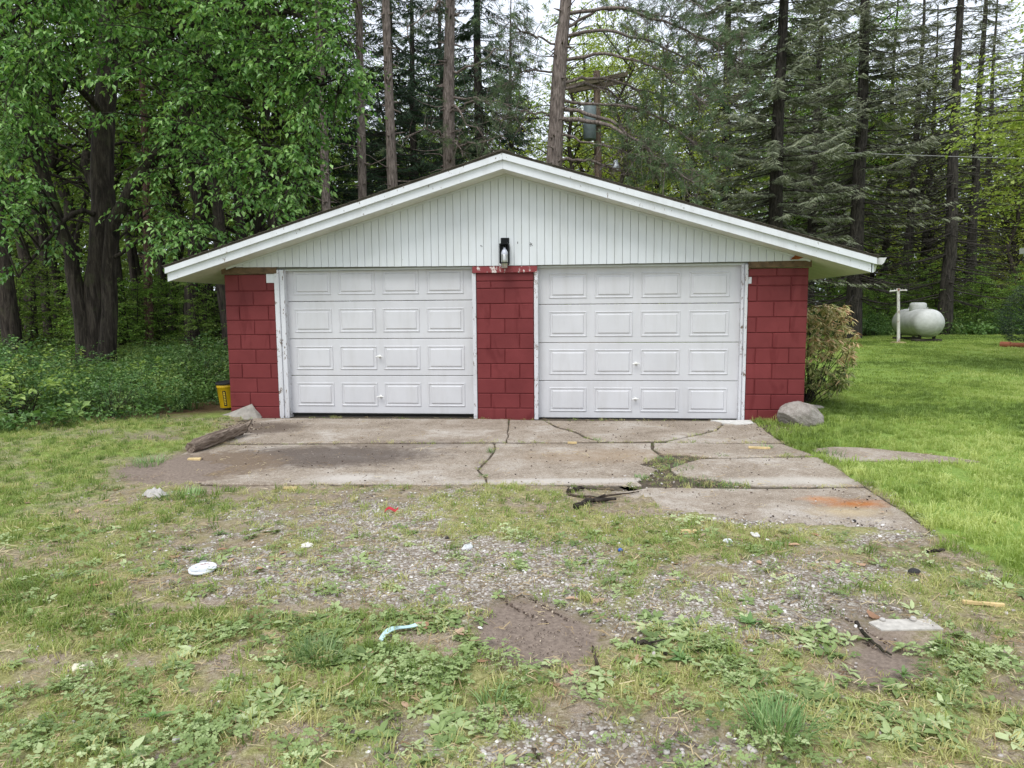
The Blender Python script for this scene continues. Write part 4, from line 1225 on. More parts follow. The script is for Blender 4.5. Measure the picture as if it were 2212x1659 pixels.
def pine_tuft(m, r, p, d, L=.15, n=26, tint=.5, w=.085):
    d = unit(d)
    ld = d * .7 + r.normal(0, .75, (n, 3))
    m.leaves(p + d * r.uniform(-.12, .06, (n, 1)), ld, r.normal(0, 1, (n, 3)), L * r.uniform(.7, 1.15, n), w, .04, 0, np.clip(r.normal(tint, .2, n), 0, 1), fine=False)
def pine(seed, axis, rad0, rad1, stubs=(2.5, 6.5), crown_from=7.0, H=17, nbr=40, R=2.2, bark=B_GREY, per=7):
    """pine along a given axis polyline (places, base first)"""
    r = np.random.default_rng(seed); wm, lm = MB(), MB()
    ax = np.asarray(axis, float); n = 14
    s = np.linspace(0, len(ax) - 1, n); pts = np.stack([np.interp(s, np.arange(len(ax)), ax[:, k]) for k in range(3)], 1)
    wm.tube(pts, np.linspace(rad0, rad1, n) * np.where(np.arange(n) == 0, 1.15, 1) * (1 + r.normal(0, .03, n)), 10)
    zs = pts[:, 2]
    def axp(z): return np.array([np.interp(z, zs, pts[:, 0]), np.interp(z, zs, pts[:, 1]), z])
    for k in range(18):
        z = r.uniform(*stubs); a = r.uniform(0, 6.28); p = axp(z); L = r.uniform(.2, 1.4)
        e = p + np.array([math.cos(a) * L, math.sin(a) * L, L * r.uniform(-.3, .35)])
        wm.tube(curve(p, e, r.uniform(-.1, .1), 4, r, .04), [.022, .015, .01, .005], 4, caps=False)
    z = 1.5
    while z < zs[-1] - 2:
        for k in range(r.integers(3, 6)):
            a = r.uniform(0, 6.28); p = axp(z + r.normal(0, .04)); L = rad0 + r.uniform(.02, .35) ** 1.3; d_ = np.array([math.cos(a), math.sin(a), r.uniform(-.4, .3)])
            wm.tube([p, p + d_ * (rad0 * .9), p + d_ * L], [.05, .03, .008], 5, caps=False)
        z += r.uniform(.5, .95)
    for k in range(nbr):
        z = crown_from + (zs[-1] - crown_from) * (k + r.random()) / nbr; a = r.uniform(0, 6.28); p = axp(z)
        L = R * r.uniform(.5, 1.15)
        e = p + np.array([math.cos(a) * L, math.sin(a) * L, L * r.uniform(-.35, .3)])
        c = curve(p, e, .15 * L, 5, r, .06); wm.tube(c, np.linspace(.03, .008, 5), 4, caps=False)
        for q in range(per):
            f = r.uniform(.4, 1); b = p + (e - p) * f; ee = b + r.normal(0, .3, 3) + unit(e - p) * .25
            wm.tube([b, ee], [.007, .005], 3, caps=False); pine_tuft(lm, r, ee, ee - b, tint=r.uniform(.3, .7))
    return wm, lm, axp, r

def tree(name, loc, meshes, label, group=None, rz=0.0, sc=1.0, names=("trunk", "crown"), cat="tree"):
    o = empty(name, loc, rz); o.scale = (sc, sc, sc)
    tag(o, label, cat, group)
    for nm, me in zip(names, meshes):
        if me is not None: obj_of(me, nm, o)
    return o
def ground_at(px, Y):
    d = ray(px, 700); x = d[0] * Y / d[1]
    return np.array([x, Y, float(gz(x, Y))])
def trunk_axis(pxs, Y, H=17, drop=0.3):
    """axis through picture points [(px,py),...] top last at depth Y, run down to the ground and up to H"""
    P = np.array([at(a, b, Y) for a, b in pxs])
    d0 = P[1] - P[0]; g = float(gz(P[0][0], Y)) - drop
    base = P[0] + d0 * ((g - P[0][2]) / d0[2]) * np.array([.6, .6, 1]); base[2] = g
    d1 = P[-1] - P[-2]; top = P[-1] + d1 * ((H - P[-1][2]) / d1[2]) * np.array([.6, .6, 1]); top[2] = H
    return np.vstack([base, P, top])

# ---- big many-stemmed maple on the left -------------------------------------
rt = np.random.default_rng(77)
YM = 15.0
mp = empty("maple_tree", ground_at(212, YM))
tag(mp, "big old maple with several dark stems from one base beside the garage", "tree")
O = np.array(mp.location)
def stem(pxs, w, bark=B_DARK, name="stem", sides=12, n=18):
    P = np.array([at(a, b, yy) for a, b, yy in pxs]) - O
    s = np.linspace(0, len(P) - 1, n); pts = np.stack([np.interp(s, np.arange(len(P)), P[:, k]) for k in range(3)], 1)
    pts[1:-1] += rt.normal(0, .02, (n - 2, 3))
    wr = np.interp(s, np.linspace(0, len(P) - 1, len(w)), w)
    m = MB(); m.tube(pts, wr, sides)
    m.build(name, bark, mp, True)
    return pts + O
px2m = YM / FPX
S1 = stem([(212, 830, 15), (208, 760, 15), (214, 600, 15), (224, 480, 15), (222, 350, 15.1), (228, 200, 15.2), (236, 0, 15.4), (250, -300, 15.6), (250, -700, 15.8)], [.36, .29, .25, .23, .21, .18, .13, .05], name="trunk")
S2 = stem([(192, 830, 14.85), (182, 740, 14.85), (163, 600, 14.8), (146, 545, 14.8), (110, 430, 14.7), (68, 295, 14.6), (32, 230, 14.5), (-10, 100, 14.4), (-60, -200, 14.2)], [.22, .17, .14, .13, .12, .11, .09, .04], name="stem")
S3 = stem([(232, 830, 14.75), (236, 700, 14.75), (238, 560, 14.75), (252, 480, 14.7), (285, 400, 14.6), (350, 310, 14.4), (400, 262, 14.2), (413, 200, 14.1), (410, 133, 14.0), (432, 60, 13.9), (470, -120, 13.7)], [.20, .15, .14, .13, .12, .11, .09, .08, .03], name="stem")
limbs = [S1, S2, S3]
for pxs, w in [
    ([(350, 312, 14.4), (420, 285, 14.0), (500, 240, 13.6), (545, 222, 13.4)], [.06, .05, .035, .02]),
    ([(224, 460, 15), (180, 455, 14.6), (120, 490, 14.2), (70, 560, 13.8), (40, 600, 13.6)], [.06, .05, .04, .03, .015]),
    ([(228, 170, 15.2), (330, 90, 14.4), (470, 20, 13.6), (620, 20, 12.9), (740, 90, 12.4)], [.10, .09, .07, .05, .02]),
    ([(226, 250, 15.2), (180, 200, 14.4), (110, 130, 13.7), (40, 90, 13.2)], [.07, .06, .04, .02]),
    ([(413, 200, 14.1), (520, 150, 13.4), (640, 150, 12.8), (730, 200, 12.4)], [.06, .05, .035, .015]),
    ([(330, 330, 14.4), (440, 350, 13.8), (560, 370, 13.2), (650, 400, 12.8)], [.06, .045, .03, .012]),
    ([(238, 560, 14.75), (300, 520, 14.3), (380, 500, 13.9), (470, 520, 13.5)], [.045, .035, .025, .01]),
    ([(236, 30, 15.4), (330, -60, 14.6), (480, -120, 13.6), (640, -90, 12.8), (760, -10, 12.3)], [.09, .08, .06, .04, .02]),
    ([(250, -300, 15.6), (350, -420, 14.5), (520, -450, 13.2)], [.07, .05, .02]),
    ([(-10, 100, 14.4), (40, 20, 13.6), (130, -40, 12.8)], [.06, .04, .02]),
]:
    limbs.append(stem(pxs, w, name="limb", sides=8, n=10))
allp = np.vstack(limbs[3:] + [S3[8:], S1[12:], S2[10:]])
wm, lm = MB(), MB()
# leafy twigs: targets over the part of the picture the crown covers
def crown_edge(py):
    return np.interp(py, [-200, 0, 90, 180, 260, 330, 430, 480, 540, 600], [790, 770, 780, 800, 770, 715, 690, 640, 540, 420])
cnt = 0
while cnt < 330:
    px_, py_ = rt.uniform(-60, 800), rt.uniform(-160, 600)
    if px_ > crown_edge(py_) - 12: continue
    if py_ > 430 and rt.random() > (.5 if px_ > 330 else .3): continue
    if 120 < px_ < 300 and py_ > 190 and rt.random() > .22: continue
    yy = rt.uniform(11.6, 14.8) if px_ < 560 else rt.uniform(11.4, 13.4)
    tgt = at(px_, py_, yy)
    d = np.linalg.norm(allp - tgt, axis=1) + rt.random(len(allp)) * .8
    src = allp[np.argmin(d)]
    L = np.linalg.norm(tgt - src)
    if L > 3.4: continue
    cnt += 1
    c = curve(src, tgt, .12 * L, 6, rt, .05)
    wm.tube(c - O, np.linspace(.016 + .004 * L, .004, 6), 4, caps=False)
    dirv = unit(tgt - src)
    nt = int(5 + L * 3)
    for q in range(nt):
        f = rt.uniform(.25, 1.02); p = src + (tgt - src) * f + np.array([0, 0, .12 * L * 4 * f * (1 - min(f, 1))])
        dd_ = dirv * .6 + rt.normal(0, .6, 3); dd_[2] = dd_[2] * .4 - .15
        ll = rt.uniform(.35, .65)
        e = p + unit(dd_) * ll
        wm.tube(np.array([p, (p + e) / 2, e - [0, 0, .05]]) - O, [.005, .004, .0025], 3, caps=False)
        spray(lm, rt, p - O, dd_, ll, 10, .122, width=.5, droop=.8, fine=True, tint0=.32 + .36 * f)  # outer leaves paler: light on the crown's edge put into the leaf tint
# the rest of the crown, above the picture
for q in range(900):
    p = at(rt.uniform(-250, 780), rt.uniform(-800, -120), rt.uniform(11.5, 17.5))
    dd_ = rt.normal(0, 1, 3); dd_[2] *= .3
    spray(lm, rt, p - O, dd_, .7, 12, .17, droop=.6)
wm.build("twigs", B_DARK, mp, True); lm.build("crown", L_MAPLE, mp)

# ---- bright maple reaching in from the right ---------------------------------
bt = empty("maple_tree", (13.6, 14.2, float(gz(13.6, 14.2))))
tag(bt, "bright yellow-green maple reaching in beside the small house", "tree")
O = np.array(bt.location); wm, lm = MB(), MB()
tr_ = np.array([[0, 0, -.3], [.05, 0, 2], [-.05, .1, 4.5], [.1, .1, 8], [0, 0, 12.0]])
wm.tube(tr_, [.24, .2, .17, .12, .04], 10)
rt2 = np.random.default_rng(9)
cnt = 0
while cnt < 80:
    px_, py_ = rt2.uniform(1985, 2420), rt2.uniform(-60, 480)
    lim = np.interp(py_, [-60, 0, 90, 130, 190, 260, 330, 400, 430, 480], [2150, 2140, 2120, 2085, 2050, 2010, 2060, 2120, 2080, 2085])
    if px_ < lim + 12: continue
    if 330 < py_ < 390 and px_ < 2180: continue
    tgt = at(px_, py_, rt2.uniform(13.2, 15.8))
    h = np.clip(tgt[2] - rt2.uniform(.3, 1.6), 2.2, 11)
    src = O + np.array([0, 0, h - O[2]]); L = np.linalg.norm(tgt - src); cnt += 1
    c = curve(src, tgt, .1 * L, 7, rt2, .07); wm.tube(c - O, np.linspace(.035, .005, 7), 4, caps=False)
    for q in range(int(8 + L * 3.5)):
        f = rt2.uniform(.35, 1.03); p = c[0] + (c[-1] - c[0]) * f + rt2.normal(0, .15, 3); dd_ = unit(tgt - src) + rt2.normal(0, .6, 3); dd_[2] *= .35
        spray(lm, rt2, p - O, dd_, rt2.uniform(.3, .55), 10, .085, width=.75, droop=.35, fine=True)
for q in range(500):
    p = O + np.array([rt2.normal(1.5, 2.0), rt2.normal(0, 2.0), rt2.uniform(6.5, 13)]); dd_ = rt2.normal(0, 1, 3); dd_[2] *= .3
    if p[0] < .80 * p[1] - .3: p[0] = .80 * p[1] + abs(rt2.normal(0, 1))
    spray(lm, rt2, p - O, dd_, .6, 10, .13)
wm.build("trunk", B_DARK, bt, True); lm.build("crown", L_BRIGHT, bt)

# ---- pines behind the garage ---------------------------------------------------
def add_pine(seed, pxs, Y, wpx, label, bark=B_GREY, **kw):
    ax = trunk_axis(pxs, Y, kw.pop('H', 17)); o = empty("pine_tree", ax[0] + [0, 0, .3]); tag(o, label, "tree")
    r0 = wpx / 2 * Y / FPX
    wm, lm, axp, r = pine(seed, ax - np.array(o.location), r0 * 1.05, r0 * .55, bark=bark, **kw)
    return o, wm, lm, axp, r
PINES = [
    (101, [(705, 450), (697, 250), (686, 0)], 21, 20, "slim pine half hidden by the maple leaves over the left roof slope", B_GREY),
    (102, [(783, 430), (779, 200), (775, 0)], 23, 20, "slim straight pine nearest the maple's leaf edge", B_GREY),
    (103, [(848, 400), (840, 200), (833, 0)], 21, 24, "straight grey pine in front of the dark spruces, left of the garage peak", B_GREY),
    (104, [(970, 360), (969, 180), (973, 0)], 22, 29, "grey pine with ragged dead boughs just left of the garage peak", B_GREY),
]
for sd, pxs, Y, w, lab, bk in PINES:
    o, wm, lm, axp, r = add_pine(sd, pxs, Y, w, lab, bk, stubs=(4, 11), crown_from=10.5, nbr=26)
    if sd == 104:
        for (pa, pb, sag) in (((968, 150), (1110, 110), .2), ((972, 330), (1095, 300), .1), ((965, 250), (1120, 225), .35), ((970, 320), (880, 300), .3), ((985, 20), (880, 80), .3), ((972, 210), (1140, 290), .4), ((972, 235), (1075, 330), .3), ((960, 300), (1000, 340), .2)):
            a, b = at(*pa, Y), at(*pb, Y - 1.5); loc = np.array(o.location)
            c = curve(a, b, sag, 9, r, .10); wm.tube(c - loc, np.linspace(.045, .012, 9), 5, caps=False)
            for q in range(26):
                f = r.uniform(.3, 1); i = min(f, .999) * 8; p = c[int(i)] + (c[int(i) + 1] - c[int(i)]) * (i - int(i)); e = p + r.normal(0, .32, 3) + [0, 0, -.1]
                wm.tube(curve(p, e, r.uniform(-.1, .1), 3, r) - loc, [.009, .007, .004], 3, caps=False)
                if r.random() < .5: pine_tuft(lm, r, e - loc, e - p, .16, 30, r.uniform(.4, .75))
    wm.build("trunk", bk, o, True); lm.build("crown", L_PINE, o)
# the leaning pine with long arching boughs
Y = 19.5
o, wm, lm, axp, r = add_pine(110, [(1197, 350), (1205, 200), (1212, 100), (1223, 0)], Y, 37, "thick leaning pine whose arching boughs spread right over the roof", B_GREY, stubs=(5, 11), crown_from=10.8, nbr=20)
loc = np.array(o.location)
BOUGHS = [((1203, 255), [(1290, 262), (1380, 300), (1430, 350), (1500, 395)], .07), ((1205, 235), [(1270, 243), (1340, 270), (1395, 325), (1450, 360), (1520, 400)], .06), ((1200, 345), [(1260, 345), (1320, 365), (1380, 385)], .05),
          ((1213, 180), [(1260, 165), (1330, 178), (1400, 195), (1500, 240)], .05), ((1213, 190), [(1280, 180), (1345, 215), (1400, 260)], .045), ((1220, 130), [(1300, 115), (1380, 130), (1460, 170), (1530, 230)], .05),
          ((1222, 80), [(1300, 60), (1400, 90), (1500, 130), (1570, 210)], .05), ((1224, 30), [(1320, 10), (1420, 40), (1520, 80), (1600, 130)], .05), ((1226, -40), [(1330, -60), (1440, -20), (1540, 20)], .05),
          ((1222, 60), [(1290, 20), (1370, 20), (1460, 40)], .045), ((1210, 160), [(1150, 150), (1100, 165)], .03), ((1216, 100), [(1150, 75), (1110, 60)], .03), ((1205, 250), [(1140, 240), (1090, 250)], .025),
          ((1203, 290), [(1290, 310), (1360, 330), (1420, 345)], .035), ((1210, 215), [(1300, 225), (1400, 235), (1490, 300), (1550, 340)], .045)]
for st, pts, rad in BOUGHS:
    dy = r.uniform(-2.2, 1.0); P = [at(*st, Y)] + [at(a, b, Y + dy * (k + 1) / len(pts)) for k, (a, b) in enumerate(pts)]
    P = np.array(P); s = np.linspace(0, len(P) - 1, 16); c = np.stack([np.interp(s, np.arange(len(P)), P[:, k]) for k in range(3)], 1)
    for _ in range(2): c[1:-1] = (c[:-2] + c[1:-1] * 2 + c[2:]) / 4
    c[1:-1] += r.normal(0, .025, (14, 3))
    wm.tube(c - loc, np.linspace(rad, .014, 16), 6, caps=False)
    Lb = np.linalg.norm(c[-1] - c[0])
    for q in range(int(16 + Lb * 10)):
        f = r.uniform(.28, 1) ** .8; i = min(f, .999) * 15; p = c[int(i)] + (c[int(i) + 1] - c[int(i)]) * (i - int(i))
        e = p + r.normal(0, .36, 3) + unit(c[-1] - c[0]) * .3 + [0, 0, r.uniform(-.4, .3)]
        tw = curve(p, e, r.uniform(-.15, .15), 5, r, .03); wm.tube(tw - loc, np.linspace(.012, .004, 5), 3, caps=False)
        for g in range(r.integers(1, 4)):
            b = tw[r.integers(2, 5)]; ee = b + r.normal(0, .2, 3); wm.tube(np.array([b, ee]) - loc, [.005, .003], 3, caps=False)
            _q = to_px(ee[0], ee[1], ee[2])
            if (1238 < _q[0] < 1372 and 138 < _q[1] < 208) or (1285 < _q[0] < 1350 and 330 < _q[1] < 385): continue
            if r.random() < .3 + .7 * f: pine_tuft(lm, r, ee - loc, ee - b, .15, 34, r.uniform(.35, .8))
wm.build("trunk", B_GREY, o, True); lm.build("crown", L_PINE, o)

# ---- spruces ---------------------------------------------------------------------
SP_OL = [spruce(201, 20, .28, 3.4, 2.0, 3.5, L_SPRG, dens=2.3, per=8, hang=.75), spruce(202, 20, .27, 3.3, 3.0, 6.5, L_SPRG, dens=1.9, per=8, hang=.75), spruce(203, 19, .26, 3.4, 5.5, 11.0, L_SPRG, dens=.9, per=7)]
SP_DK = [spruce(204, 20, .28, 3.6, 1.5, 3.5, L_SPRD, dens=1.9, hang=1.2, per=7), spruce(205, 20, .25, 3.3, 3.0, 5.0, L_SPRD, dens=1.5, hang=1.0, per=7)]
for px_, Y, v, rz, sc, lab in (
    (1035, 29, 0, .3, 1.05, "dark hanging spruce filling the gap behind the grey pines"),
    (905, 33, 1, 1.9, 1.0, "dark spruce standing deep behind the slim pines"),
    (1110, 40, 0, 2.6, .9, "dark spruce at the edge of the open strip of sky"),
    (800, 38, 1, 4.0, 1.0, "dark spruce seen between the two slimmest pines"),
    (620, 36, 1, 5.0, 1.0, "dark spruce deep in the wood behind the maple leaves"),
    (965, 37, 0, 1.1, 1.0, "dark spruce filling the row behind the grey pine left of the peak"),
    (850, 28, 1, .7, .95, "dark spruce close behind the straight grey pine"),
    (720, 31, 0, 2.2, 1.0, "dark spruce behind the slim pine over the left roof slope")):
    tree("spruce_tree", ground_at(px_, Y), SP_DK[v], lab, "dark spruces behind the garage", rz, sc)
for px_, Y, v, rz, sc, lab in (
    (1668, 23.5, 0, .5, 1.0, "olive spruce with heavy drooping sprays behind the right roof slope"),
    (1842, 28, 1, 2.1, 1.15, "tall spruce whose trunk shows under the right eave"),
    (1560, 31, 0, 3.4, 1.05, "olive spruce behind the arching pine boughs"),
    (2040, 31, 2, 1.2, 1.15, "bare-branched spruce with a thick grey trunk right behind the propane tank"),
    (1955, 37, 2, 4.4, 1.0, "slender spruce between the clothes pole and the propane tank"),
    (1988, 39, 2, 5.3, .9, "slender dark spruce rising just left behind the propane tank"),
    (2090, 35, 2, 2.7, 1.05, "spruce standing right of the thick grey trunk"),
    (2112, 41, 2, .2, 1.0, "farther spruce between the grey trunk and the bright maple"),
    (1745, 36, 1, 4.9, 1.05, "spruce deep in the row between the two olive spruces"),
    (1905, 42, 1, 3.0, 1.0, "spruce far back above the gutter end"),
    (2180, 44, 2, 1.7, 1.0, "thin spruce far behind the bright maple leaves")):
    tree("spruce_tree", ground_at(px_, Y), SP_OL[v], lab, "olive spruces along the back of the lawn", rz, sc)

# ---- trunks in the left wood ---------------------------------------------------------
WT = [woodland(301, 17, 2.8, 5.0), woodland(302, 16, 3.0, 3.5), woodland(303, 18, 2.6, 6.5, rad=.2)]
WY = [woodland(304, 15, 3.2, 2.0, mat=L_YEL, leaf=.15), woodland(305, 14, 2.8, 1.5, mat=L_YEL, leaf=.15)]
for px_, Y, v, rz, sc, lab in (
    (28, 17.5, 2, .4, 1.0, "thick dark trunk at the edge of the wood left of the many-stemmed maple"),
    (125, 24, 0, 1.0, 1.0, "dark trunk in the wood seen left of the maple's base"),
    (255, 22, 1, 2.0, .95, "tree just behind the many-stemmed maple"),
    (372, 25, 0, 3.0, .9, "thin dark tree to the right of the reddish pine"),
    (432, 24, 2, 4.0, 1.0, "dark tree in the wood beside the left eave"),
    (500, 21, 0, 5.0, 1.05, "dark trunk rising behind the left eave tip"),
    (562, 26, 1, 6.0, 1.0, "dark trunk showing between maple leaves over the left roof"),
    (612, 23, 2, .9, .9, "grey trunk behind the lower left roof slope"),
    (85, 30, 1, 2.5, 1.0, "tree deep in the wood near the leaning maple stem"),
    (300, 32, 0, 1.4, 1.0, "tree deep in the wood behind the reddish pine")):
    tree("woodland_tree", ground_at(px_, Y), WT[v], lab, "trees in the wood left of the garage", rz, sc)
POST = [woodland(306, 17, 2.4, 9.0, nb=26, rad=.17), woodland(307, 17, 2.2, 10.0, nb=22, rad=.13)]
_rp = np.random.default_rng(31)
for k_, px_ in enumerate((58, 100, 150, 172, 270, 290, 345, 392, 410, 452, 470, 520, 540, 588, 640, 660, 130, 355, 420, 490)):
    tree("woodland_tree", ground_at(px_ + _rp.uniform(-6, 6), _rp.uniform(21, 36)), POST[k_ % 2], "bare dark trunk among the crowded stems of the left wood", "crowded dark trunks in the left wood", _rp.uniform(0, 6), _rp.uniform(.8, 1.25))
o, wm, lm, axp, r = add_pine(120, [(322, 712), (318, 480), (312, 260)], 22, 20, "reddish straight pine trunk right of the many-stemmed maple", B_PINK, stubs=(3, 9), crown_from=9.5, nbr=22)
wm.build("trunk", B_PINK, o, True); lm.build("crown", L_PINE, o)
rf = np.random.default_rng(55)
n_bg = 0
for k in range(400):
    px_, Y = rf.uniform(-120, 2330), rf.uniform(38, 62)
    if 1128 < px_ < 1215 or n_bg > 52: continue
    n_bg += 1
    yel = 1230 < px_ < 1620 or px_ > 1850
    p = ground_at(px_, Y)
    if yel:
        tree("background_tree", p, WY[rf.integers(2)], "yellow-green young tree in the far wood behind the conifers", "yellow-green trees in the far wood", rf.uniform(0, 6), rf.uniform(.8, 1.15))
    else:
        tree("background_tree", p, WT[rf.integers(3)], "leafy green tree deep in the far wood", "green trees in the far wood", rf.uniform(0, 6), rf.uniform(.9, 1.2))
for px_, Y, sc in ((1330, 30, .85), (1420, 33, .9), (1480, 29, .75), (1265, 36, 1.0), (1240, 33, .95), (1300, 44, 1.1), (1385, 40, 1.0)):
    tree("background_tree", ground_at(px_, Y), WY[int(px_) % 2], "yellow-green young tree behind the utility pole and pine boughs", "yellow-green trees behind the utility pole", rf.uniform(0, 6), sc)

# saplings and bushes
SA = [sapling(401), sapling(402, 2.6), sapling(403, 4.2, 90)]
BU = [bush(411), bush(412, .9, .7), bush(413, .7, 1.2)]
k = 0
while k < 34:
    px_, Y = rf.uniform(-80, 480), rf.uniform(17, 33)
    if abs(px_ - 212) < 60 and Y < 15: continue
    if Y < 16 and px_ > 330 and False: continue
    k += 1
    p = ground_at(px_, Y)
    if p[0] > -4.6: continue
    tree("sapling", p, SA[rf.integers(3)], "leafy sapling in the understorey left of the garage", "saplings in the left wood", rf.uniform(0, 6), rf.uniform(.6, 1.1), ("stem", "crown"), "sapling")
for k in range(44):
    px_, Y = rf.uniform(1700, 2260), rf.uniform(31.5, 37)
    tree("sapling", ground_at(px_, Y), SA[rf.integers(3)], "leafy sapling in the understorey behind the lawn", "saplings behind the lawn", rf.uniform(0, 6), rf.uniform(.6, 1.05), ("stem", "crown"), "sapling")
k = 0
while k < 46:
    px_, Y = rf.uniform(-60, 478), rf.uniform(9.4, 15.5)
    p = ground_at(px_, Y)
    el = 9.9 + np.clip(p[0] + 4.2, -2.2, 0) * .85
    if Y < el + .7 or p[0] > -4.75 or (p[0] > -5.6 and Y < 11.2): continue
    k += 1
    tree("bush", p, BU[rf.integers(3)], "low green bush in the undergrowth beside the left wall", "bushes in the left undergrowth", rf.uniform(0, 6), rf.uniform(.5, .95), ("stem", "foliage"), "bush")
for k in range(40):
    px_, Y = rf.uniform(1740, 2240), rf.uniform(30.5, 33)
    tree("bush", ground_at(px_, Y), BU[rf.integers(3)], "low bush at the back edge of the lawn", "bushes along the back of the lawn", rf.uniform(0, 6), rf.uniform(.6, 1.1), ("stem", "foliage"), "bush")

L_LIME = leaf_mat("young bramble leaf", (92, 118, 50), (132, 156, 76), (172, 188, 110), 0.35)
BL = [bush(421, .6, .8, 60, .085, mat=L_LIME), bush(422, .5, 1.1, 50, .07, mat=L_LIME)]
for px_, Y, v, sc, lab in ((40, 9.6, 0, 1.0, "pale green bramble at the end of the undergrowth away from the garage"), (75, 10.4, 1, .9, "tall pale green bramble beside the wood's edge"), (150, 12.2, 1, .8, "pale green bramble just left of the maple's foot"), (-20, 10.2, 1, 1.0, "pale bramble at the wood's outer edge"), (330, 12.6, 0, .9, "pale green bramble right of the maple's foot"), (300, 11.6, 1, .6, "small pale bramble shoot in the undergrowth")):
    tree("bramble", ground_at(px_, Y), BL[v], lab, None, px_ * .1, sc, ("stem", "foliage"), "bush")

# ground plants along the wood's edge
M_UND = leaf_mat("ground plant leaf", (56, 86, 44), (96, 130, 66), (158, 178, 104), 0.3, inst=True, rough=0.4)
def gplant(seed, n, L, w, h):
    r = np.random.default_rng(seed); m = MB()
    a = r.uniform(0, 6.28, n); q = np.sqrt(r.random(n)) * .14
    p = np.stack([np.cos(a) * q, np.sin(a) * q, h * r.uniform(.3, 1.1, n)], 1)
    d = np.stack([np.cos(a), np.sin(a), r.uniform(-.5, .4, n)], 1) + r.normal(0, .3, (n, 3))
    m.leaves(p, d, np.array([0, 0, 1.]) + r.normal(0, .35, (n, 3)), L * r.uniform(.6, 1.2, n), w, .15, .06, fine=False)
    for k in range(n):
        if k % 3 == 0: m.tube([(p[k, 0] * .2, p[k, 1] * .2, -.02), p[k]], [.003, .002], 3, caps=False)
    return m.build("plant_source", M_UND, link=False)
g_src = [gplant(1, 22, .07, .85, .16), gplant(2, 26, .055, .7, .24), gplant(3, 20, .09, .8, .2), gplant(4, 30, .06, .5, .4)]
def dw(x, y):
    el = 9.75 + np.clip(x + 4.2, -2.2, 0) * .9 + (VN1.fbm(x, y, 1.2, 3) - .5) * 1.2
    return np.clip((y - el) / .4, 0, 1) * np.where(y > 15, .45, 1) * (x < -4.25) * ((x < -4.85) | (y > 10.9)) * np.clip((VN2.fbm(x, y, 1.5, 3) - .25) * 4, .2, 1)
x, y, r = sample(-24, -4.25, 5.5, 24, 42, 41, dw)
pl = scatter("ground_plants", np.stack([x, y, ground_z(x, y)], 1), rots(len(x), r, .15), r.uniform(.55, 1.15, len(x)) * (.55 + 1.1 * VN3.fbm(x, y, 1.1, 3)), np.clip(r.normal(.5, .2, len(x)) + (VN1.fbm(x, y, .9, 3) - .5) * 1.6, 0, 1), np.where((y > 9.75 + np.clip(x + 4.2, -2.2, 0) * .9 + 1.2) & (r.random(len(x)) < .5), 3, r.integers(0, 3, len(x))), g_src)
tag(pl, "knee-high leafy ground plants along the edge of the left wood", "plants", kind="stuff")
x, y, r = sample(8, 34, 29.6, 36, 26, 42, lambda x, y: np.clip((y - 30.2) / .8, 0, 1))
pl = scatter("ground_plants", np.stack([x, y, ground_z(x, y)], 1), rots(len(x), r, .15), r.uniform(1.2, 2.4, len(x)), np.clip(r.normal(.45, .22, len(x)), 0, 1), r.integers(0, 4, len(x)), g_src)
tag(pl, "low leafy ground plants where the lawn meets the far wood", "plants", kind="stuff")

# far wood that reads as one mass
rw = np.random.default_rng(66); lm, wm = MB(), MB()
n = 34000
X = rw.uniform(-75, 80, n); Yy = rw.uniform(64, 84, n); Z = rw.uniform(.5, 1, n) ** .8 * 0 + rw.random(n) ** 1.15 * 19
pxs_, _ = to_px(X, Yy, Z)
dn = VN3.fbm(X + 100, Z * 1.4 + 50, .16, 4)
ok = (rw.random(n) < np.clip((dn - .30) * 7, .12, 1)) & ~((pxs_ > 1120) & (pxs_ < 1222) & (Z > 4))
X, Yy, Z = X[ok], Yy[ok], Z[ok]; n = len(X)
for k in range(5):
    P = np.stack([X, Yy, Z], 1) + rw.normal(0, .9, (n, 3)); P[:, 2] = np.maximum(P[:, 2], .2)
    d = rw.normal(0, 1, (n, 3)); d[:, 2] = d[:, 2] * .4 - .3
    lm.leaves(P, d, rw.normal(0, 1, (n, 3)) + [0, -.6, .6], rw.uniform(.4, .8, n), .55, .1, .08, np.clip(rw.normal(.55, .22, n), 0, 1), fine=False)
for k in range(90):
    x0 = rw.uniform(-75, 80); y0 = rw.uniform(62, 76)
    q, _ = to_px(np.array(x0), np.array(y0), np.array(5.0))
    if 1120 < q < 1222: continue
    lm.tube([(x0, y0, -.2), (x0 + rw.normal(0, .2), y0, 9), (x0 + rw.normal(0, .5), y0, 19)], [rw.uniform(.12, .25), .12, .03], 5, mat=1)
fw = lm.build("far_wood", [L_WOOD, B_DARK]); tag(fw, "far green wood closing the view beyond all nearer trees", "wood", kind="stuff")
# ================================================================ things
# ---- propane tank
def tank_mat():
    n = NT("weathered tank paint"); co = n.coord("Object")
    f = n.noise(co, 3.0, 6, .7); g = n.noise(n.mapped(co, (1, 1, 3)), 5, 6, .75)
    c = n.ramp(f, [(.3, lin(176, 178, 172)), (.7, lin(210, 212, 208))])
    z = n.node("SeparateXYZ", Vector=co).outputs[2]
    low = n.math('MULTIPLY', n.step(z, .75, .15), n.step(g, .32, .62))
    c = n.mix(n.math('MULTIPLY', low, .75), c, lin(92, 94, 84))           # mottled darker tone towards the bottom
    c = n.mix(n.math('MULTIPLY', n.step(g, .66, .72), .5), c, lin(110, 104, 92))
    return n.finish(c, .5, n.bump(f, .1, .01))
tk_p = gnd(1996, 737); 
tank = empty("propane_tank", (tk_p[0], tk_p[1] + .5, float(gz(*tk_p[:2]))), math.radians(-99))
tag(tank, "weathered white propane tank lying on blocks at the back of the lawn", "tank")
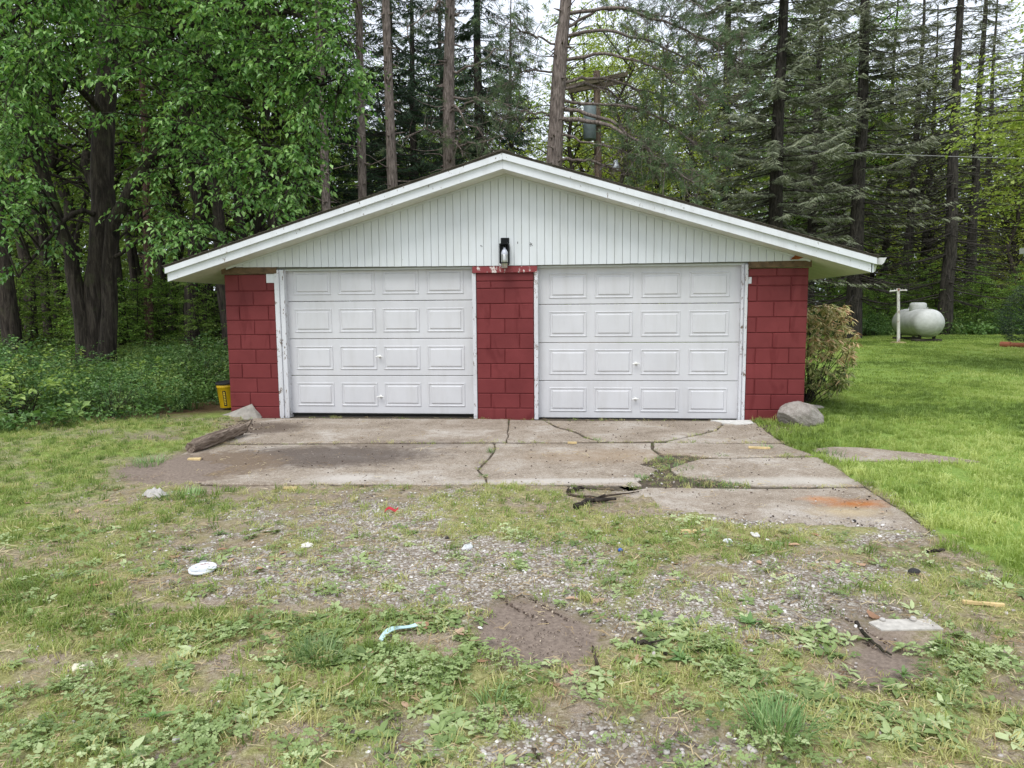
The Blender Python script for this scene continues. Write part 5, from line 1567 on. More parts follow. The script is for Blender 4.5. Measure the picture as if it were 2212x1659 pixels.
TR, TL = .51, 1.42
prof = [(0.0, -TL)] + [(TR * math.sin(a), -TL + .40 * (1 - math.cos(a))) for a in np.linspace(.15, math.pi / 2, 9)] + [(TR, x) for x in np.linspace(-TL + .5, TL - .5, 7)] + [(TR * math.sin(a), TL - .40 * (1 - math.cos(a))) for a in np.linspace(math.pi / 2, .15, 9)] + [(0.0, TL)]
m = MB(); m.lathe(prof, 36)
m.v = [np.stack([v[:, 2], v[:, 0], v[:, 1] + TR + .16], 1) for v in m.v]
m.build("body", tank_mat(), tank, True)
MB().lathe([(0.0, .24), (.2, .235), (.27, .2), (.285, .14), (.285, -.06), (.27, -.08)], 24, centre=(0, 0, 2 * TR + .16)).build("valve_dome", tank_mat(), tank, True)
MB().lathe([(0.02, .06), (.02, -.01)], 8, centre=(.85, 0, 2 * TR + .16)).build("lifting_lug", M_METAL, tank)
MB().lathe([(0.02, .06), (.02, -.01)], 8, centre=(-.85, 0, 2 * TR + .16)).build("lifting_lug", M_METAL, tank)
M_BLK = plain_mat("mossy block", (70, 66, 56), .95, var=.2)
for s in (-1, 1):
    for t in (-.24, .24):
        MB().prism([(s * .9 - .05, t - .04), (s * .9 + .05, t - .04), (s * .9 + .05, t + .04), (s * .9 - .05, t + .04)], .0, .27).build("leg", M_BLK, tank)
    bevel(MB().box(s * .9 - .2, s * .9 + .2, -.45, .45, -.03, .10).build("base_block", M_BLK, tank), .015)

# ---- clothes-line pole
def pole_mat():
    n = NT("rusty white pole"); co = n.coord("Object")
    f = n.noise(n.mapped(co, (1, 1, .35)), 9, 5, .7)
    c = n.mix(n.step(f, .54, .62), lin(214, 212, 206), lin(132, 92, 70))
    return n.finish(c, .6, n.bump(f, .2, .005))
PM = pole_mat()
pp = gnd(1938, 741)
cp = empty("clothesline_pole", pp, .15); tag(cp, "rusty white T-shaped clothes-line pole standing on the lawn", "pole")
MB().tube([(.05, 0, -.02), (.0, 0, .9), (-.06, 0, 1.86)], [.055, .052, .05], 12).build("post", PM, cp, True)
MB().tube([(-.39, 0, 1.80), (-.06, 0, 1.83), (.27, 0, 1.83)], .026, 8).build("crossbar", PM, cp, True)
MB().lathe([(0.0, .035), (.06, .03), (.062, -.02)], 12, centre=(-.06, 0, 1.87)).build("cap", PM, cp, True)
m = MB(); m.lathe([(0.0, .05), (.2, .045), (.27, .02), (.28, -.04)], 14, centre=(.05, 0, 0)); m.build("footing", plain_mat("mossy footing", (150, 140, 96), .95), cp)
for x in (-.35, -.22, .1, .22): MB().tube([(x, 0, 1.83), (x, 0, 1.89)], .008, 5).build("hook", PM, cp)

# ---- utility pole with transformer and yard light
YU = 27.5
ub = ground_at(1292, YU)
up = empty("utility_pole", ub); tag(up, "brown wooden utility pole with crossarms and a yard light behind the roof", "utility pole")
def U(px_, py_, dY=0): return at(px_, py_, YU + dY) - ub
M_POLE = bark_mat("pole timber", (112, 96, 82), (142, 124, 108), 6); M_ARM = plain_mat("grey weathered timber", (92, 84, 66), .95, scale=18, var=.3)
M_GALV = plain_mat("galvanised", (150, 156, 160), .45, .5); M_TR = plain_mat("transformer grey", (104, 116, 116), .6)
zt_p = U(1291, 154)[2]
MB().tube([(0, 0, -.5), (0, 0, zt_p * .5), (U(1289, 154)[0], 0, zt_p)], [.17, .15, .125], 14).build("shaft", M_POLE, up, True)
for (a, b, dy) in (((1222, 189), (1356, 160), -.2), ((1228, 198), (1346, 175), .2)):
    A, B = U(*a, dy), U(*b, dy); d = unit(B - A)
    m = MB(); up_ = np.array([0, 0, 1.]) * .085; sd = np.array([0, 1., 0]) * .06
    v = [A - up_ - sd, A - up_ + sd, A + up_ + sd, A + up_ - sd, B - up_ - sd, B - up_ + sd, B + up_ + sd, B + up_ - sd]
    m.add(v, [(0, 1, 2, 3), (4, 5, 6, 7), (0, 1, 5, 4), (1, 2, 6, 5), (2, 3, 7, 6), (3, 0, 4, 7)]); bevel(m.build("crossarm", M_ARM, up), .01)
A, B = U(1342, 172, -.12), U(1345, 172, .3)
MB().tube([A, B], .07, 6).build("spacer_block", M_ARM, up)
m = MB(); c = U(1274, 265, -.38); hh = (U(1274, 230)[2] - U(1274, 300)[2]) / 2
m.lathe([(0, hh + .08), (.2, hh + .04), (.24, hh), (.24, -hh), (.2, -hh - .03), (0, -hh - .03)], 20, centre=c); tr_o = m.build("transformer", M_TR, up, True)
MB().tube([c + [0, 0, hh + .05], c + [0, 0, hh + .3]], [.05, .03], 8).build("bushing", M_GALV, tr_o)
MB().box(c[0] + .1, 0.06, -.42 + .12, 0.0, c[2] - .05, c[2] + .05).build("bracket", M_GALV, tr_o)
yl = empty("yard_light", ); yl.parent = up
A = U(1294, 368, -.1); B = U(1330, 356, -.5)
MB().tube([A, A + [.18, -.05, .14], A * .4 + B * .6 + [0, 0, .1], B], [.03] * 4, 8).build("arm", M_GALV, yl, True)
MB().lathe([(0, .2), (.09, .18), (.1, .02), (.11, 0), (.2, -.12), (.2, -.15), (.18, -.13), (0.0, -.02)], 18, centre=B).build("hood", M_GALV, yl, True)
MB().lathe([(.12, -.09), (.11, -.2), (.06, -.25), (0, -.26)], 16, centre=B).build("lens", plain_mat("lamp lens", (210, 214, 214), .2), yl, True)
# wire from the pole to the house
A, B = at(1296, 310, YU), np.array([15.9, 18.0, 3.75])
m = MB(); t = np.linspace(0, 1, 26)[:, None]; P = [at(1296, 296, 27.4), at(1500, 312, 25.4), at(1730, 325, 23.4), at(1900, 333, 22.2), at(2150, 341, 20.4), at(2330, 345, 19.4)]
P = np.array(P); s = np.linspace(0, 5, 40); P = np.stack([np.interp(s, np.arange(6), P[:, k]) for k in range(3)], 1)
for _ in range(6): P[1:-1] = (P[:-2] + P[1:-1] * 2 + P[2:]) / 4
m.tube(P, .011, 6); w = m.build("power_line", plain_mat("grey cable", (140, 140, 138), .5), None, True)
tag(w, "thin overhead cable strung from the utility pole to the house", "cable")

# ---- small house at the right edge: only its eave corner shows
hs = empty("house", (15.15, 13.0, .1)); tag(hs, "house whose white eave corner shows beside the bright maple", "house")
M_HW = paint_mat("dark house siding", (74, 70, 66)); 
MB().box(0, 8, 0, 6.9, -.3, 3.0).build("wall", M_HW, hs)
m = MB(); m.prism([(-.55, 2.86), (4.0, 4.9), (8.55, 2.86), (8.55, 3.0), (4.0, 5.06), (-.55, 3.0)], -.4, 7.25, axis=1); m.build("roof", M_SHING, hs)
MB().box(-.66, -.56, -.4, 7.26, 2.84, 3.0).build("gutter", M_METAL, hs)
MB().box(-.55, 0, 7.1, 7.24, 2.76, 2.855).build("fascia_board", M_WHITE, hs)
dw_ = MB(); dw_.box(2.4, 3.4, -.03, .0, .0, 2.1); dr_ = dw_.build("door", M_WHITE, hs)
for x0 in (.8, 5.0):
    wi = MB().box(x0, x0 + 1.2, -.04, .0, 1.0, 2.1).build("window", M_WHITE, hs)
    MB().box(x0 + .08, x0 + 1.12, -.05, -.041, 1.08, 2.02).build("pane", plain_mat("window glass", (60, 70, 78), .08), wi)

# terracotta edging pipe and dark evergreen by the house
M_TC = plain_mat("terracotta", (158, 96, 70), .8, scale=10, var=.15)
a, b = gnd(2163, 750), gnd(2212, 757)
tc = empty("clay_pipe", (a[0], a[1], a[2]), 0); tag(tc, "terracotta clay pipe lying as edging below the dark evergreen shrub", "pipe")
d = unit(np.array([1.0, -1.35, 0]))
MB().tube([np.array([0, 0, .08]), d * 2.2 + [0, 0, .08]], .075, 14).build("barrel", M_TC, tc, True)
MB().tube([np.array([0, 0, .08]) - d * .02, d * .25 + [0, 0, .08]], .10, 14).build("socket_collar", M_TC, tc, True)
L_EVG = leaf_mat("dark evergreen leaf", (26, 40, 34), (42, 58, 46), (96, 108, 66), .08)
rb_ = np.random.default_rng(3); m = MB(); wm = MB()
for k in range(1500):
    a_ = rb_.uniform(0, 6.28); h = rb_.uniform(.1, 1.9); q = .85 * math.sqrt(max(0, 1 - ((h - .8) / 1.15) ** 2)) * rb_.uniform(.7, 1.05)
    p = np.array([math.cos(a_) * q, math.sin(a_) * q, h]); spray(m, rb_, p, np.array([math.cos(a_), math.sin(a_), .6]), .18, 9, .05, tint0=.35 + .3 * (h > 1.3))
wm.tube([(0, 0, -.1), (0, 0, 1.2)], [.06, .03], 6)
ev = empty("evergreen_shrub", (16.75, 22.5, float(gz(16.3, 22.3)))); tag(ev, "dark rounded evergreen shrub above the clay pipe", "shrub")
m.build("foliage", L_EVG, ev); wm.build("stem", B_DARK, ev)

# ---- boulder
def rock(name, R, seed, mat, sub=4, amp=.18, flat=.0):
    r = np.random.default_rng(seed); bm = bmesh.new(); bmesh.ops.create_icosphere(bm, subdivisions=sub, radius=1)
    dirs = r.normal(0, 1, (16, 3)); dirs /= np.linalg.norm(dirs, axis=1, keepdims=True); off = r.uniform(.8, 1.02, 16)
    n3 = VNoise(seed + 50)
    for v in bm.verts:
        p = np.array(v.co); s = 1.0
        for d_, o_ in zip(dirs, off):
            t = p @ d_
            if t > o_: s = min(s, o_ / t)
        s += amp * .35 * (n3.fbm(np.array(p[0] * 2 + p[2] * 3 + 9), np.array(p[1] * 2 - p[2] + 9), 1.6, 4) - .5)
        v.co = Vector(p * s * np.array(R)) 
    me = bpy.data.meshes.new(name); bm.to_mesh(me); bm.free(); me.materials.append(mat)
    for p in me.polygons: p.use_smooth = True
    return me
def rock_mat():
    n = NT("granite boulder"); co = n.coord("Object"); f = n.noise(co, 7, 6, .7); g = n.noise(co, 60, 4, .7); v = n.noise(n.mapped(co, (1, 1, 2.5), rot=(0, .6, 0)), 5, 6, .7, dist=1.0)
    c = n.ramp(f, [(.3, lin(122, 114, 106)), (.55, lin(156, 148, 140)), (.75, lin(184, 178, 170))])
    c = n.mix(n.math('MULTIPLY', n.step(g, .5, .7), .4), c, lin(206, 200, 192)); c = n.mix(n.math('MULTIPLY', n.step(v, .58, .68), .45), c, lin(98, 88, 80))
    return n.finish(c, .9, n.bump(n.math('ADD', n.math('MULTIPLY', f, 2), g), .8, .02), spec=.2)
b0 = gnd(1735, 921)
bo = obj_of(rock("boulder", (.31, .23, .20), 19, rock_mat(), 5, .35), "boulder"); bo.location = (b0[0] + .02, b0[1] + .14, .10); bo.rotation_euler = (0, .12, .3)
tag(bo, "grey granite boulder at the right corner of the garage", "boulder")
st = obj_of(rock("flat_stone", (.22, .12, .05), 5, rock_mat(), 3), "flat_stone"); q = gnd(1748, 884); st.location = (q[0], q[1], .02); tag(st, "flat grey stone in the grass behind the boulder", "stone")

# ---- rhododendron
L_RHO = NT("rhododendron leaf")
_t = L_RHO.attr("tint"); _c = L_RHO.ramp(_t, [(0, lin(92, 112, 58)), (.35, lin(150, 156, 92)), (.6, lin(204, 190, 134)), (.85, lin(216, 182, 140)), (1, lin(190, 140, 104))])
L_RHO = L_RHO.leaf(_c, .4, .15)
rr = np.random.default_rng(14); gr_ = gw(GW + .55, 1.75)
rho = empty("rhododendron", (gr_[0], gr_[1], 0)); tag(rho, "rhododendron with tan drooping leaves against the right wall", "shrub")
lm, wm = MB(), MB()
for k in range(420):
    a_ = rr.uniform(0, 6.28); q = rr.random() ** .35; h = .22 + 1.3 * rr.random()
    rad_ = .68 * math.sqrt(max(.05, 1 - ((h - .85) / .95) ** 2))
    p = np.array([math.cos(a_) * q * rad_ + .05, math.sin(a_) * q * rad_ * .95, h])
    if k % 9 == 0: wm.tube(curve((rr.normal(0, .08), rr.normal(0, .08), -.05), p, -.12, 6, rr, .06), np.linspace(.010, .003, 6), 4, caps=False)
    n = 11; aa = rr.uniform(0, 6.28, n); d = np.stack([np.cos(aa), np.sin(aa), rr.uniform(-1.0, .15, n)], 1) + np.array([math.cos(a_), math.sin(a_), .0]) * .5
    lm.leaves(p + rr.normal(0, .015, (n, 3)), d, np.array([0, 0, 1.]) + rr.normal(0, .3, (n, 3)), rr.uniform(.08, .13, n), .27, .18, -.05, np.clip(rr.normal(.2 + .3 * (h > .7) + .12 * q, .22, n), 0, 1), fine=True)
    lm.leaves(p[None], np.array([[0, 0, 1.]]), np.array([[1., 0, 0]]), .04, .5, 0, 0, [.1])
wm.build("stem", B_DARK, rho); lm.build("foliage", L_RHO, rho)

# ---- yellow bucket
bk_p = at(494, 850, 10.62); bk = empty("bucket", (bk_p[0], bk_p[1], .045), .4); bk.rotation_euler = (0.02, -.06, .4)
tag(bk, "yellow plastic bucket with a black lid beside the left wall", "bucket")
M_YEL = plain_mat("yellow plastic", (206, 168, 24), .4, var=.1, bump=.02)
MB().lathe([(0, 0), (.125, 0), (.13, .01), (.147, .31), (.152, .315), (.152, .33), (.149, .335), (.151, .36)], 28).build("body", M_YEL, bk, True)
MB().lathe([(.158, .355), (.16, .36), (.16, .385), (.15, .395), (.14, .385), (0, .385)], 28).build("lid", M_DARK, bk, True)
m = MB(); 
def on_bucket(a0, a1, z0, z1, off=.0015, n=8, mat=0):
    t = np.linspace(a0, a1, n); R = lambda z: .13 + (z - .01) * .0567 + off
    lo = np.stack([np.cos(t) * R(z0), np.sin(t) * R(z0), np.full(n, z0)], 1); hi = np.stack([np.cos(t) * R(z1), np.sin(t) * R(z1), np.full(n, z1)], 1)
    m.add(np.vstack([lo, hi]), [(i, i + 1, n + i + 1, n + i) for i in range(n - 1)], mat)
ac = -1.95
on_bucket(ac - .17, ac + .17, .035, .265)
for k in range(8): on_bucket(ac - .09, ac + .09, .055 + k * .025, .055 + k * .025 + .014, .0025, 4, 1)
on_bucket(ac + .85, ac + 1.5, .2, .27)
m.build("label_print", [M_DARK, plain_mat("label yellow", (220, 190, 60), .5)], bk)
t = np.linspace(0, math.pi, 14); MB().tube(np.stack([np.cos(t) * .158, np.sin(t) * .05 - .02, .325 - np.sin(t) * .14], 1), .0035, 5).build("wire_handle", M_GALV, bk)

# ---- old timber by the apron
def log_mat():
    n = NT("weathered timber"); co = n.coord("Object"); f = n.noise(n.mapped(co, (1.2, 14, 14)), 3, 6, .7, dist=.5)
    c = n.ramp(f, [(.3, lin(62, 52, 46)), (.5, lin(122, 108, 96)), (.75, lin(164, 152, 138))]); return n.finish(c, .95, n.bump(f, 1.0, .02), spec=.1)
LGM = log_mat(); a, b = gnd(412, 977), gnd(523, 938); L = np.linalg.norm(b - a); rl = np.random.default_rng(6)
m = MB(); n = 16; S = 14; vs = []
for i in range(n):
    t = i / (n - 1)
    for k in range(S):
        th = k * 2 * math.pi / S; sq = .075 / max(abs(math.cos(th)), abs(math.sin(th))) ** .75
        rr_ = sq * (1 + .12 * math.sin(3 * th + 1) + rl.normal(0, .045)) * (.9 + .1 * math.sin(5 * t)) * (.75 if t < .08 else 1)
        if k in (3, 9): rr_ *= .72
        vs.append((t * L, math.cos(th) * rr_ * 1.1, math.sin(th) * rr_ + rl.normal(0, .003)))
f = [(i * S + k, i * S + (k + 1) % S, (i + 1) * S + (k + 1) % S, (i + 1) * S + k) for i in range(n - 1) for k in range(S)]
m.add(vs, f)
for e in (0, (n - 1) * S): m.add([tuple(np.mean(vs[e:e + S], 0) + np.array([.01 if e == 0 else -.01, 0, 0]))] + vs[e:e + S], [(0, k + 1, (k + 1) % S + 1) for k in range(S)])
lg = m.build("timber", LGM, None); lg.location = (a[0], a[1], .055); lg.rotation_euler = (.1, -.03, math.atan2(b[1] - a[1], b[0] - a[0])); tag(lg, "split weathered timber edging the left side of the apron", "timber")

# ---- litter
def put(o, ox, oy, dz=0.0, rz=0.0, tilt=(0, 0)):
    p = gnd(ox, oy); z = float(ground_z(np.array(p[0]), np.array(p[1])))
    if not off_slab(np.array([p[0]]), np.array([p[1]]))[0]: z = .006
    o.location = (p[0], p[1], z + dz); o.rotation_euler = (tilt[0], tilt[1], rz); return o
ld_ = empty("can_lid"); put(ld_, 438, 1233, .012, .3, (.05, -.03)); tag(ld_, "round white can lid lying on the gravel", "lid")
MB().lathe([(0, .008), (.068, .008), (.07, .013), (.076, .013), (.078, .0), (.074, -.003), (0, -.003)], 32).build("disc", paint_mat("scuffed white tin", (222, 226, 230), chip=(150, 150, 150), chip_amt=.16, rough=.35), ld_, True)
m = MB(); a_ = np.linspace(.9, 1.9, 9); m.tube(np.stack([np.cos(a_) * .055, np.sin(a_) * .055, np.full(9, .0085)], 1), .003, 5); m.build("rust_ring", plain_mat("rust", (138, 84, 56), .8), ld_)

def rag(name, ox, oy, w, l, h, col, seed, rz, lab, cat, dark=None):
    r = np.random.default_rng(seed); nx_, ny_ = 12, 16; X_, Y_ = np.meshgrid(np.linspace(-w / 2, w / 2, nx_), np.linspace(-l / 2, l / 2, ny_), indexing='ij')
    vn = VNoise(seed); Z_ = h * vn.fbm(X_ / w * 2.2 + 5, Y_ / l * 3 + 5, 1.4, 3); X2 = X_ + .25 * w * (vn.fbm(X_ * 0 + 3, Y_ / l * 3, 1.3, 2) - .5) * 2; X2 *= (1 - .35 * np.abs(Y_ / l * 2) ** 2)
    Z_ *= 1 - .8 * np.maximum(np.abs(X_ / w * 2), np.abs(Y_ / l * 2)) ** 4
    m = MB(); i_, j_ = np.meshgrid(np.arange(nx_ - 1), np.arange(ny_ - 1), indexing='ij')
    V_ = np.stack([X2.ravel(), Y_.ravel(), Z_.ravel()], 1); f_ = np.stack([i_ * ny_ + j_, (i_ + 1) * ny_ + j_, (i_ + 1) * ny_ + j_ + 1, i_ * ny_ + j_ + 1], -1).reshape(-1, 4)
    m.add(V_, f_); m.add(V_ - [0, 0, .004], f_)
    o = m.build(name, plain_mat(name + " cloth", col, .9, scale=30, var=.18, bump=.3), None, True); put(o, ox, oy, .004, rz); tag(o, lab, cat); return o
rag("rag", 335, 1071, .14, .20, .09, (176, 172, 166), 3, 1.2, "crumpled grey rag at the left edge of the drive", "rag")
rag("cloth_scrap", 178, 1442, .045, .085, .035, (220, 214, 190), 5, -.75, "cream scrap of cloth lying in thin grass and clover", "cloth")
rag("paper_scrap", 662, 1182, .07, .06, .03, (226, 220, 212), 7, .3, "crumpled white paper scrap among dry leaves on the gravel", "paper")
rag("paper_scrap", 1010, 1184, .10, .06, .03, (214, 216, 216), 9, 1.3, "greyish plastic wrapper scrap between gravel and centre grass", "wrapper")
rag("paper_scrap", 1572, 1172, .05, .05, .03, (218, 220, 222), 10, .3, "crumpled white plastic on the grass near the rusty slab", "wrapper")
rag("paper_scrap", 1632, 1156, .09, .05, .02, (214, 212, 206), 11, 1.5, "flat pale scrap below the rusty slab", "paper")
m = MB(); t = np.linspace(0, 1, 12); P = np.stack([(t - .5) * .2, .03 * np.sin(t * 3), .012 + .012 * np.sin(t * 5)], 1); wv = np.array([0, 1, .3]) * .011
for s in (0, .0025): m.add(np.vstack([P - wv + [0, 0, s], P + wv * (1 + .4 * np.sin(t * 6))[:, None] + [0, 0, s]]), [(i, i + 1, 12 + i + 1, 12 + i) for i in range(11)])
sp = m.build("plastic_strip", plain_mat("pale blue plastic", (186, 216, 216), .4, bump=.03), None, True); put(sp, 862, 1372, .012, .72, (0, -.12)); tag(sp, "torn pale blue plastic strip in the weeds beside the bare dirt", "strip")
m = MB(); P = np.stack([(t - .5) * .10, .018 * np.sin(t * 7), .008 + .02 * np.abs(np.sin(t * 4))], 1); wv = np.array([.15, 1, .5]) * .012
for s in (0, .002): m.add(np.vstack([P - wv + [0, 0, s], P + wv + [0, 0, s]]), [(i, i + 1, 12 + i + 1, 12 + i) for i in range(11)])
rd = m.build("ribbon", plain_mat("red ribbon", (176, 38, 52), .6), None, True); put(rd, 846, 1110, .004, .2); tag(rd, "scrap of red ribbon on the gravel", "ribbon")
bc = empty("bottle_cap"); put(bc, 1822, 1618 * 0 + 1618, .0); put(bc, 1310 + 30, 1192, .006, 0); tag(bc, "blue bottle cap in the drive grass", "cap")
MB().lathe([(0, .014), (.012, .014), (.014, .012), (.0145, 0), (.013, 0), (.0125, .011), (0, .011)], 18).build("shell", plain_mat("blue plastic", (44, 92, 190), .4), bc, True)
MB().lathe([(.0150, .002), (.0155, .001), (.0150, .0)], 18).build("rim", plain_mat("blue plastic rim", (60, 104, 196), .4), bc)

# wood scraps
M_NEWW = plain_mat("raw pine offcut", (206, 182, 132), .8, scale=24, var=.12)
for ox, oy, l, w_, rz, lab in ((1533, 963 + 354 * 0, .13, .03, .05, "orange-tan wood chip on the apron left of the crack"), (1236, 960, .10, .022, .05, "small tan offcut lying across the apron joint"), (1640, 971, .22, .03, -.08, "thin wood offcut on the right-hand apron piece"),
                               (1487, 1153, .11, .03, .0, "short wood block half sunk in the grass below the apron"), (2124, 1309, .19, .018, -.18, "pale wood lath in the grass right of the cement slab"), (420, 995, .12, .06, .2, "split yellow wood chunk beside the old timber"),
                               (627, 1056, .11, .02, .1, "pale wood sliver at the apron's lower edge"), (700 + 540, 905 + 55 + 0, .0, 0, 0, "")):
    if not lab or (ox, oy) == (1533, 963): continue
    m = MB().box(-l / 2, l / 2, -w_ / 2, w_ / 2, 0, min(w_, .022)); o = m.build("wood_scrap", M_NEWW); bevel(o, .002); put(o, ox, oy, .002, rz, (0, .03)); tag(o, lab, "wood scrap")
# sticks
def stick(pts, r0, lab, name="stick", mat=B_DARK, side=None):
    P = np.array([put(bpy.data.objects.new("t", None), a, b).location for a, b in pts]) + [0, 0, r0 * .8]
    s = np.linspace(0, len(P) - 1, 9); c = np.stack([np.interp(s, np.arange(len(P)), P[:, k]) for k in range(3)], 1); rs_ = np.random.default_rng(int(pts[0][0])); c[1:-1] += rs_.normal(0, r0 * .4, (7, 3))
    o0 = c[0].copy(); m = MB(); m.tube(c - o0, np.linspace(r0, r0 * .45, 9) * (1 + rs_.normal(0, .1, 9)), 7)
    if side: m.tube([c[4] - o0, c[4] - o0 + np.array(side)], [r0 * .5, r0 * .25], 5)
    o = m.build(name, mat, None, True); o.location = o0; return tag(o, lab, "stick")
stick([(1242, 1099), (1280, 1085), (1330, 1082)], .026, "dark thick broken stick below the apron edge", side=(.12, .1, .02))
stick([(1225, 1068), (1290, 1077), (1380, 1066)], .012, "long grey stick lying along the apron's broken edge", mat=B_TWIG)
stick([(1225, 1062), (1262, 1056)], .022, "short dark stick stub at the apron edge")
stick([(1850, 1342 - 0), (1890, 1390), (1925, 1414)], .010, "thin dark twig beside the right tyre track")
stick([(1365, 1390), (1400, 1400), (1440, 1420)], .013, "dark forked twig in the weeds right of the bare dirt", side=(.08, .02, .01))
stick([(530, 932), (545, 905)], .011, "thin tan stick beside the old timber", mat=B_TWIG)
stick([(1290, 1440), (1280, 1400)], .008, "curved twig on the rim of the bare dirt", mat=B_TWIG)
stick([(1150, 1490 + 130), (1170, 1650)], .006, "small twig on the loose gravel below the bare dirt", mat=B_TWIG)
stick([(2000, 1192), (2040, 1190)], .012, "dark charred stick in the grass by the lawn's edge")
# little stones
for k, (ox, oy, s_, lab) in enumerate(((440, 1218, .022, "grey pebble leaning behind the can lid"), (1972, 1341, .016, "small dark stone on the pale cement slab"), (1906, 1342, .013, "tiny dark stone at the end of the pale cement slab"), (1465, 1655 - 8, .013, "white rounded stone in the loose gravel below the bare dirt"), (1440, 1628, .012, "pale pebble beside the white rounded stone"), (382, 1650 - 45, .016, "white angular stone in the weeds near the dandelion plant"), (1975, 1238, .03, "dark charred lump in the grass by the lawn's edge"), (966, 1165, .016, "black round lump on the grass edge in the middle of the drive"), (1845, 1128 - 0, .014, "black pebble below the rust stain"))):
    o = obj_of(rock("stone", (s_ * 1.2, s_, s_ * .75), 60 + k, plain_mat("stone %d" % k, ((186, 182, 176) if "white" in lab or "pale" in lab else (150, 150, 150) if "grey" in lab else (52, 50, 50)), .9), 2), "stone"); put(o, ox, oy, s_ * .3, k); tag(o, lab, "stone")

# fallen leaves
M_DL = NT("fallen leaf"); _r = M_DL.rand(); _c = M_DL.ramp(_r, [(0, lin(128, 92, 68)), (.35, lin(168, 130, 102)), (.7, lin(196, 164, 134)), (1, lin(164, 140, 120))]); M_DL = M_DL.leaf(_c, .6, .2)
def dry_leaf(seed):
    r = np.random.default_rng(seed); n = 11; a_ = np.linspace(0, 2 * math.pi, n, endpoint=False); R = (1 + .28 * np.cos(a_ * (3 if seed % 2 else 2)) + r.normal(0, .08, n)); x_, y_ = np.cos(a_) * R * 1.15, np.sin(a_) * R * .8
    z_ = .35 * x_ ** 2 * r.uniform(-.3, 1) + .5 * np.abs(y_) * r.uniform(-.2, .8) + r.normal(0, .05, n)
    m = MB(); rim = np.stack([x_, y_, z_ - z_.min()], 1); mid = rim * [.5, .5, .45] + [0, 0, .02]
    m.add(np.vstack([rim, mid, [[0, 0, .05]]]), [(i, (i + 1) % n, n + (i + 1) % n, n + i) for i in range(n)]); m.add(np.vstack([mid, [[0, 0, .05]]]), [(i, (i + 1) % n, n) for i in range(n)])
    m.tube([(1.1, 0, .1), (1.8, .1, .05)], .04, 4); return m.mesh("dry_leaf", M_DL, True)
DL = [dry_leaf(s) for s in range(5)]
LEAVES = [(1237, 1803 / 2212 * 0 + 1300, 1), (1887, 1330, 1.3), (885 + 27, 1350, 1), (995, 1365, 1.1), (213, 1270, 1.3), (165, 1105, 1), (230, 1083, .8), (90, 1120, .8), (210, 1195, .8), (430, 1075, .7), (590, 1210, .9), (612, 1195, .9), (500, 1213, .9), (380, 1205, 1), (345, 1190, .7), (480, 1188, .8), (560, 1230, 1), (625, 1160, .6), (640, 1255, .8), (757, 1180, .7), (690, 1205, .8), (800, 1200, .6), (680, 1100, .5), (250, 1060, .8), (60, 1090, .7), (300, 1165, .7), (1290, 1300, 1.2), (1230, 1450, .9), (800, 1415, .7), (1340, 1150, .7), (1520, 1160, .8), (1860, 1222, 1), (1810, 1215, .9), (1820, 1235, .8), (1640, 1218, .9), (1715, 1180, .9), (1700, 1165, .8), (1450, 1255, .9), (1480, 1260, .7), (1460, 1220, .6), (1760, 1160, .8), (1905, 1110, .6), (2150, 1130, .7), (540, 1335, .7), (880, 1530, .8), (1380, 1430, 1), (1200, 1480, .7), (1410, 1500, .9), (1040, 1430, .8), (920, 1355, .9), (1870, 990, .5), (1890, 950, .5), (160, 960, .6), (430, 1045, .6), (700, 1057, .5), (330, 1035, .6)]
for k, (ox, oy, s_) in enumerate(LEAVES):
    o = obj_of(DL[k % 5], "dry_leaf"); put(o, ox, oy, .008, k * 1.7, (.1 * math.sin(k), .1 * math.cos(2 * k))); sc = .026 * s_; o.scale = (sc, sc, sc)
    tag(o, "small fallen brown leaf lying on the drive or grass", "leaf", "fallen leaves scattered over the drive")

# larger grass clumps and dandelions
M_CLP = leaf_mat("clump grass", (84, 118, 66), (120, 150, 92), (160, 182, 124), .3, rough=.5)
def clump(seed, n, h, sp, lean=.9):
    r = np.random.default_rng(seed); m = MB()
    for k in range(n):
        a_ = r.uniform(0, 6.28); d = sp * math.sqrt(r.random()) * .5; hh = h * r.uniform(.5, 1.1); t = a_ + r.normal(0, .7); ln = lean * r.uniform(.3, 1.2)
        b = np.array([d * math.cos(a_), d * math.sin(a_), -.01]); o_ = np.array([math.cos(t), math.sin(t), 0]); w_ = np.array([-math.sin(t), math.cos(t), 0]) * r.uniform(.002, .0038)
        q = np.linspace(0, 1, 5); c = b + o_ * (q ** 1.7 * ln * hh)[:, None] + np.array([0, 0, 1.]) * (hh * (q - .38 * ln * q ** 2.4))[:, None]; ww = w_ * (1 - q ** 2)[:, None]
        m.add(np.vstack([c - ww, c + ww]), [(i, i + 1, 5 + i + 1, 5 + i) for i in range(4)], tint=np.clip(r.normal(.5, .25), 0, 1))
    return m.mesh("grass_clump", M_CLP)
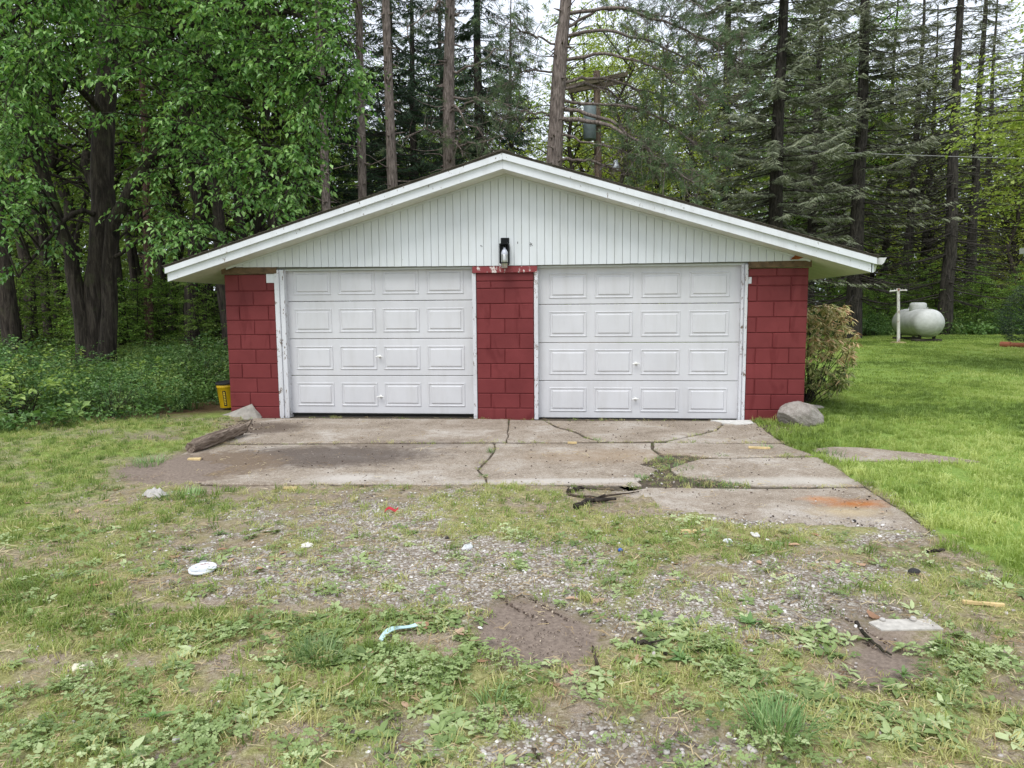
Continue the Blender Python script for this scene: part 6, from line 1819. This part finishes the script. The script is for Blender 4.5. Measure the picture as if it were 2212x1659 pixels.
for ox, oy, sd, n, h, sp, lab in ((1680, 1585, 1, 230, .15, .20, "big pale tussock of long grass standing alone among plantain"), (690, 1425, 2, 170, .11, .2, "soft grass clump in the weeds near the blue strip"), (400, 1072, 3, 120, .10, .3, "grass clump on the dirt below the apron's left edge"),
                                  (1065, 1490 + 30, 4, 60, .09, .12, "thin grass clump below the bare dirt patch"), (1060, 978, 5, 26, .09, .08, "weed tuft sprouting from the apron's middle crack"), (1440, 992, 6, 70, .05, .25, "grass tuft in the broken corner of the apron"), (1465, 1012, 7, 90, .05, .3, "grass tuft along the broken apron slab's left edge"), (1510, 1040, 8, 110, .05, .35, "grass strip in the gap under the broken slab"), (1580, 1051, 9, 90, .045, .3, "grass strip between the broken slab and the rusty slab"), (1385, 1033, 10, 50, .05, .12, "small weed tuft at the apron's split lower edge"), (1045, 1030, 14, 30, .04, .1, "tiny tuft in the middle crack near the apron edge"), (1560, 985, 11, 30, .04, .12, "little tuft in the crack of the right apron piece"), (1288, 951, 12, 22, .06, .08, "small tuft where two apron cracks meet"), (320, 1000, 13, 120, .12, .3, "tan grass clump left of the apron"), (1655, 968, 15, 40, .06, .15, "grass tuft at the apron's right edge"), (1800, 985, 16, 60, .10, .25, "tall grass tuft beside the concrete path strip")):
    o = obj_of(clump(sd, n, h, sp), "grass_clump"); put(o, ox, oy, .0, sd); tag(o, lab, "grass clump")
for ox, oy, sd, lab in ((335, 1555, 21, "dandelion plant with long leaves among clover past the cloth scrap"), (1620, 1350, 22, "dandelion rosette at the gravel edge"), (1960 - 10, 1418 + 40, 23, "flattened plantain rosette beside the right tyre track"), (1475, 1445 - 16, 24, "grey-green plantain rosette right of the bare dirt"), (475, 1140 + 15, 25, "dandelion rosette in the mossy gravel left of the drive"), (430, 1212, 26, "dandelion plant behind the can lid")):
    r = np.random.default_rng(sd); n = 9; a_ = np.arange(n) * .7 + r.normal(0, .2, n); el = r.uniform(.2, .9, n); d = np.stack([np.cos(a_) * np.cos(el), np.sin(a_) * np.cos(el), np.sin(el)], 1); m = MB()
    m.leaves(np.zeros((n, 3)), d, np.array([0, 0, 1.]) + r.normal(0, .2, (n, 3)), r.uniform(.07, .13, n), .33, .25, .05, np.clip(r.normal(.5, .2, n), 0, 1)); m.leaves(np.zeros((6, 3)), d[:6] + [0, 0, .8], np.array([0, 0, 1.]) + r.normal(0, .3, (6, 3)), r.uniform(.05, .08, 6), .3, .25, .05)
    o = m.build("weed_rosette", M_CLP); put(o, ox, oy, .004, sd); o.scale = (.62, .62, .62); tag(o, lab, "weed")
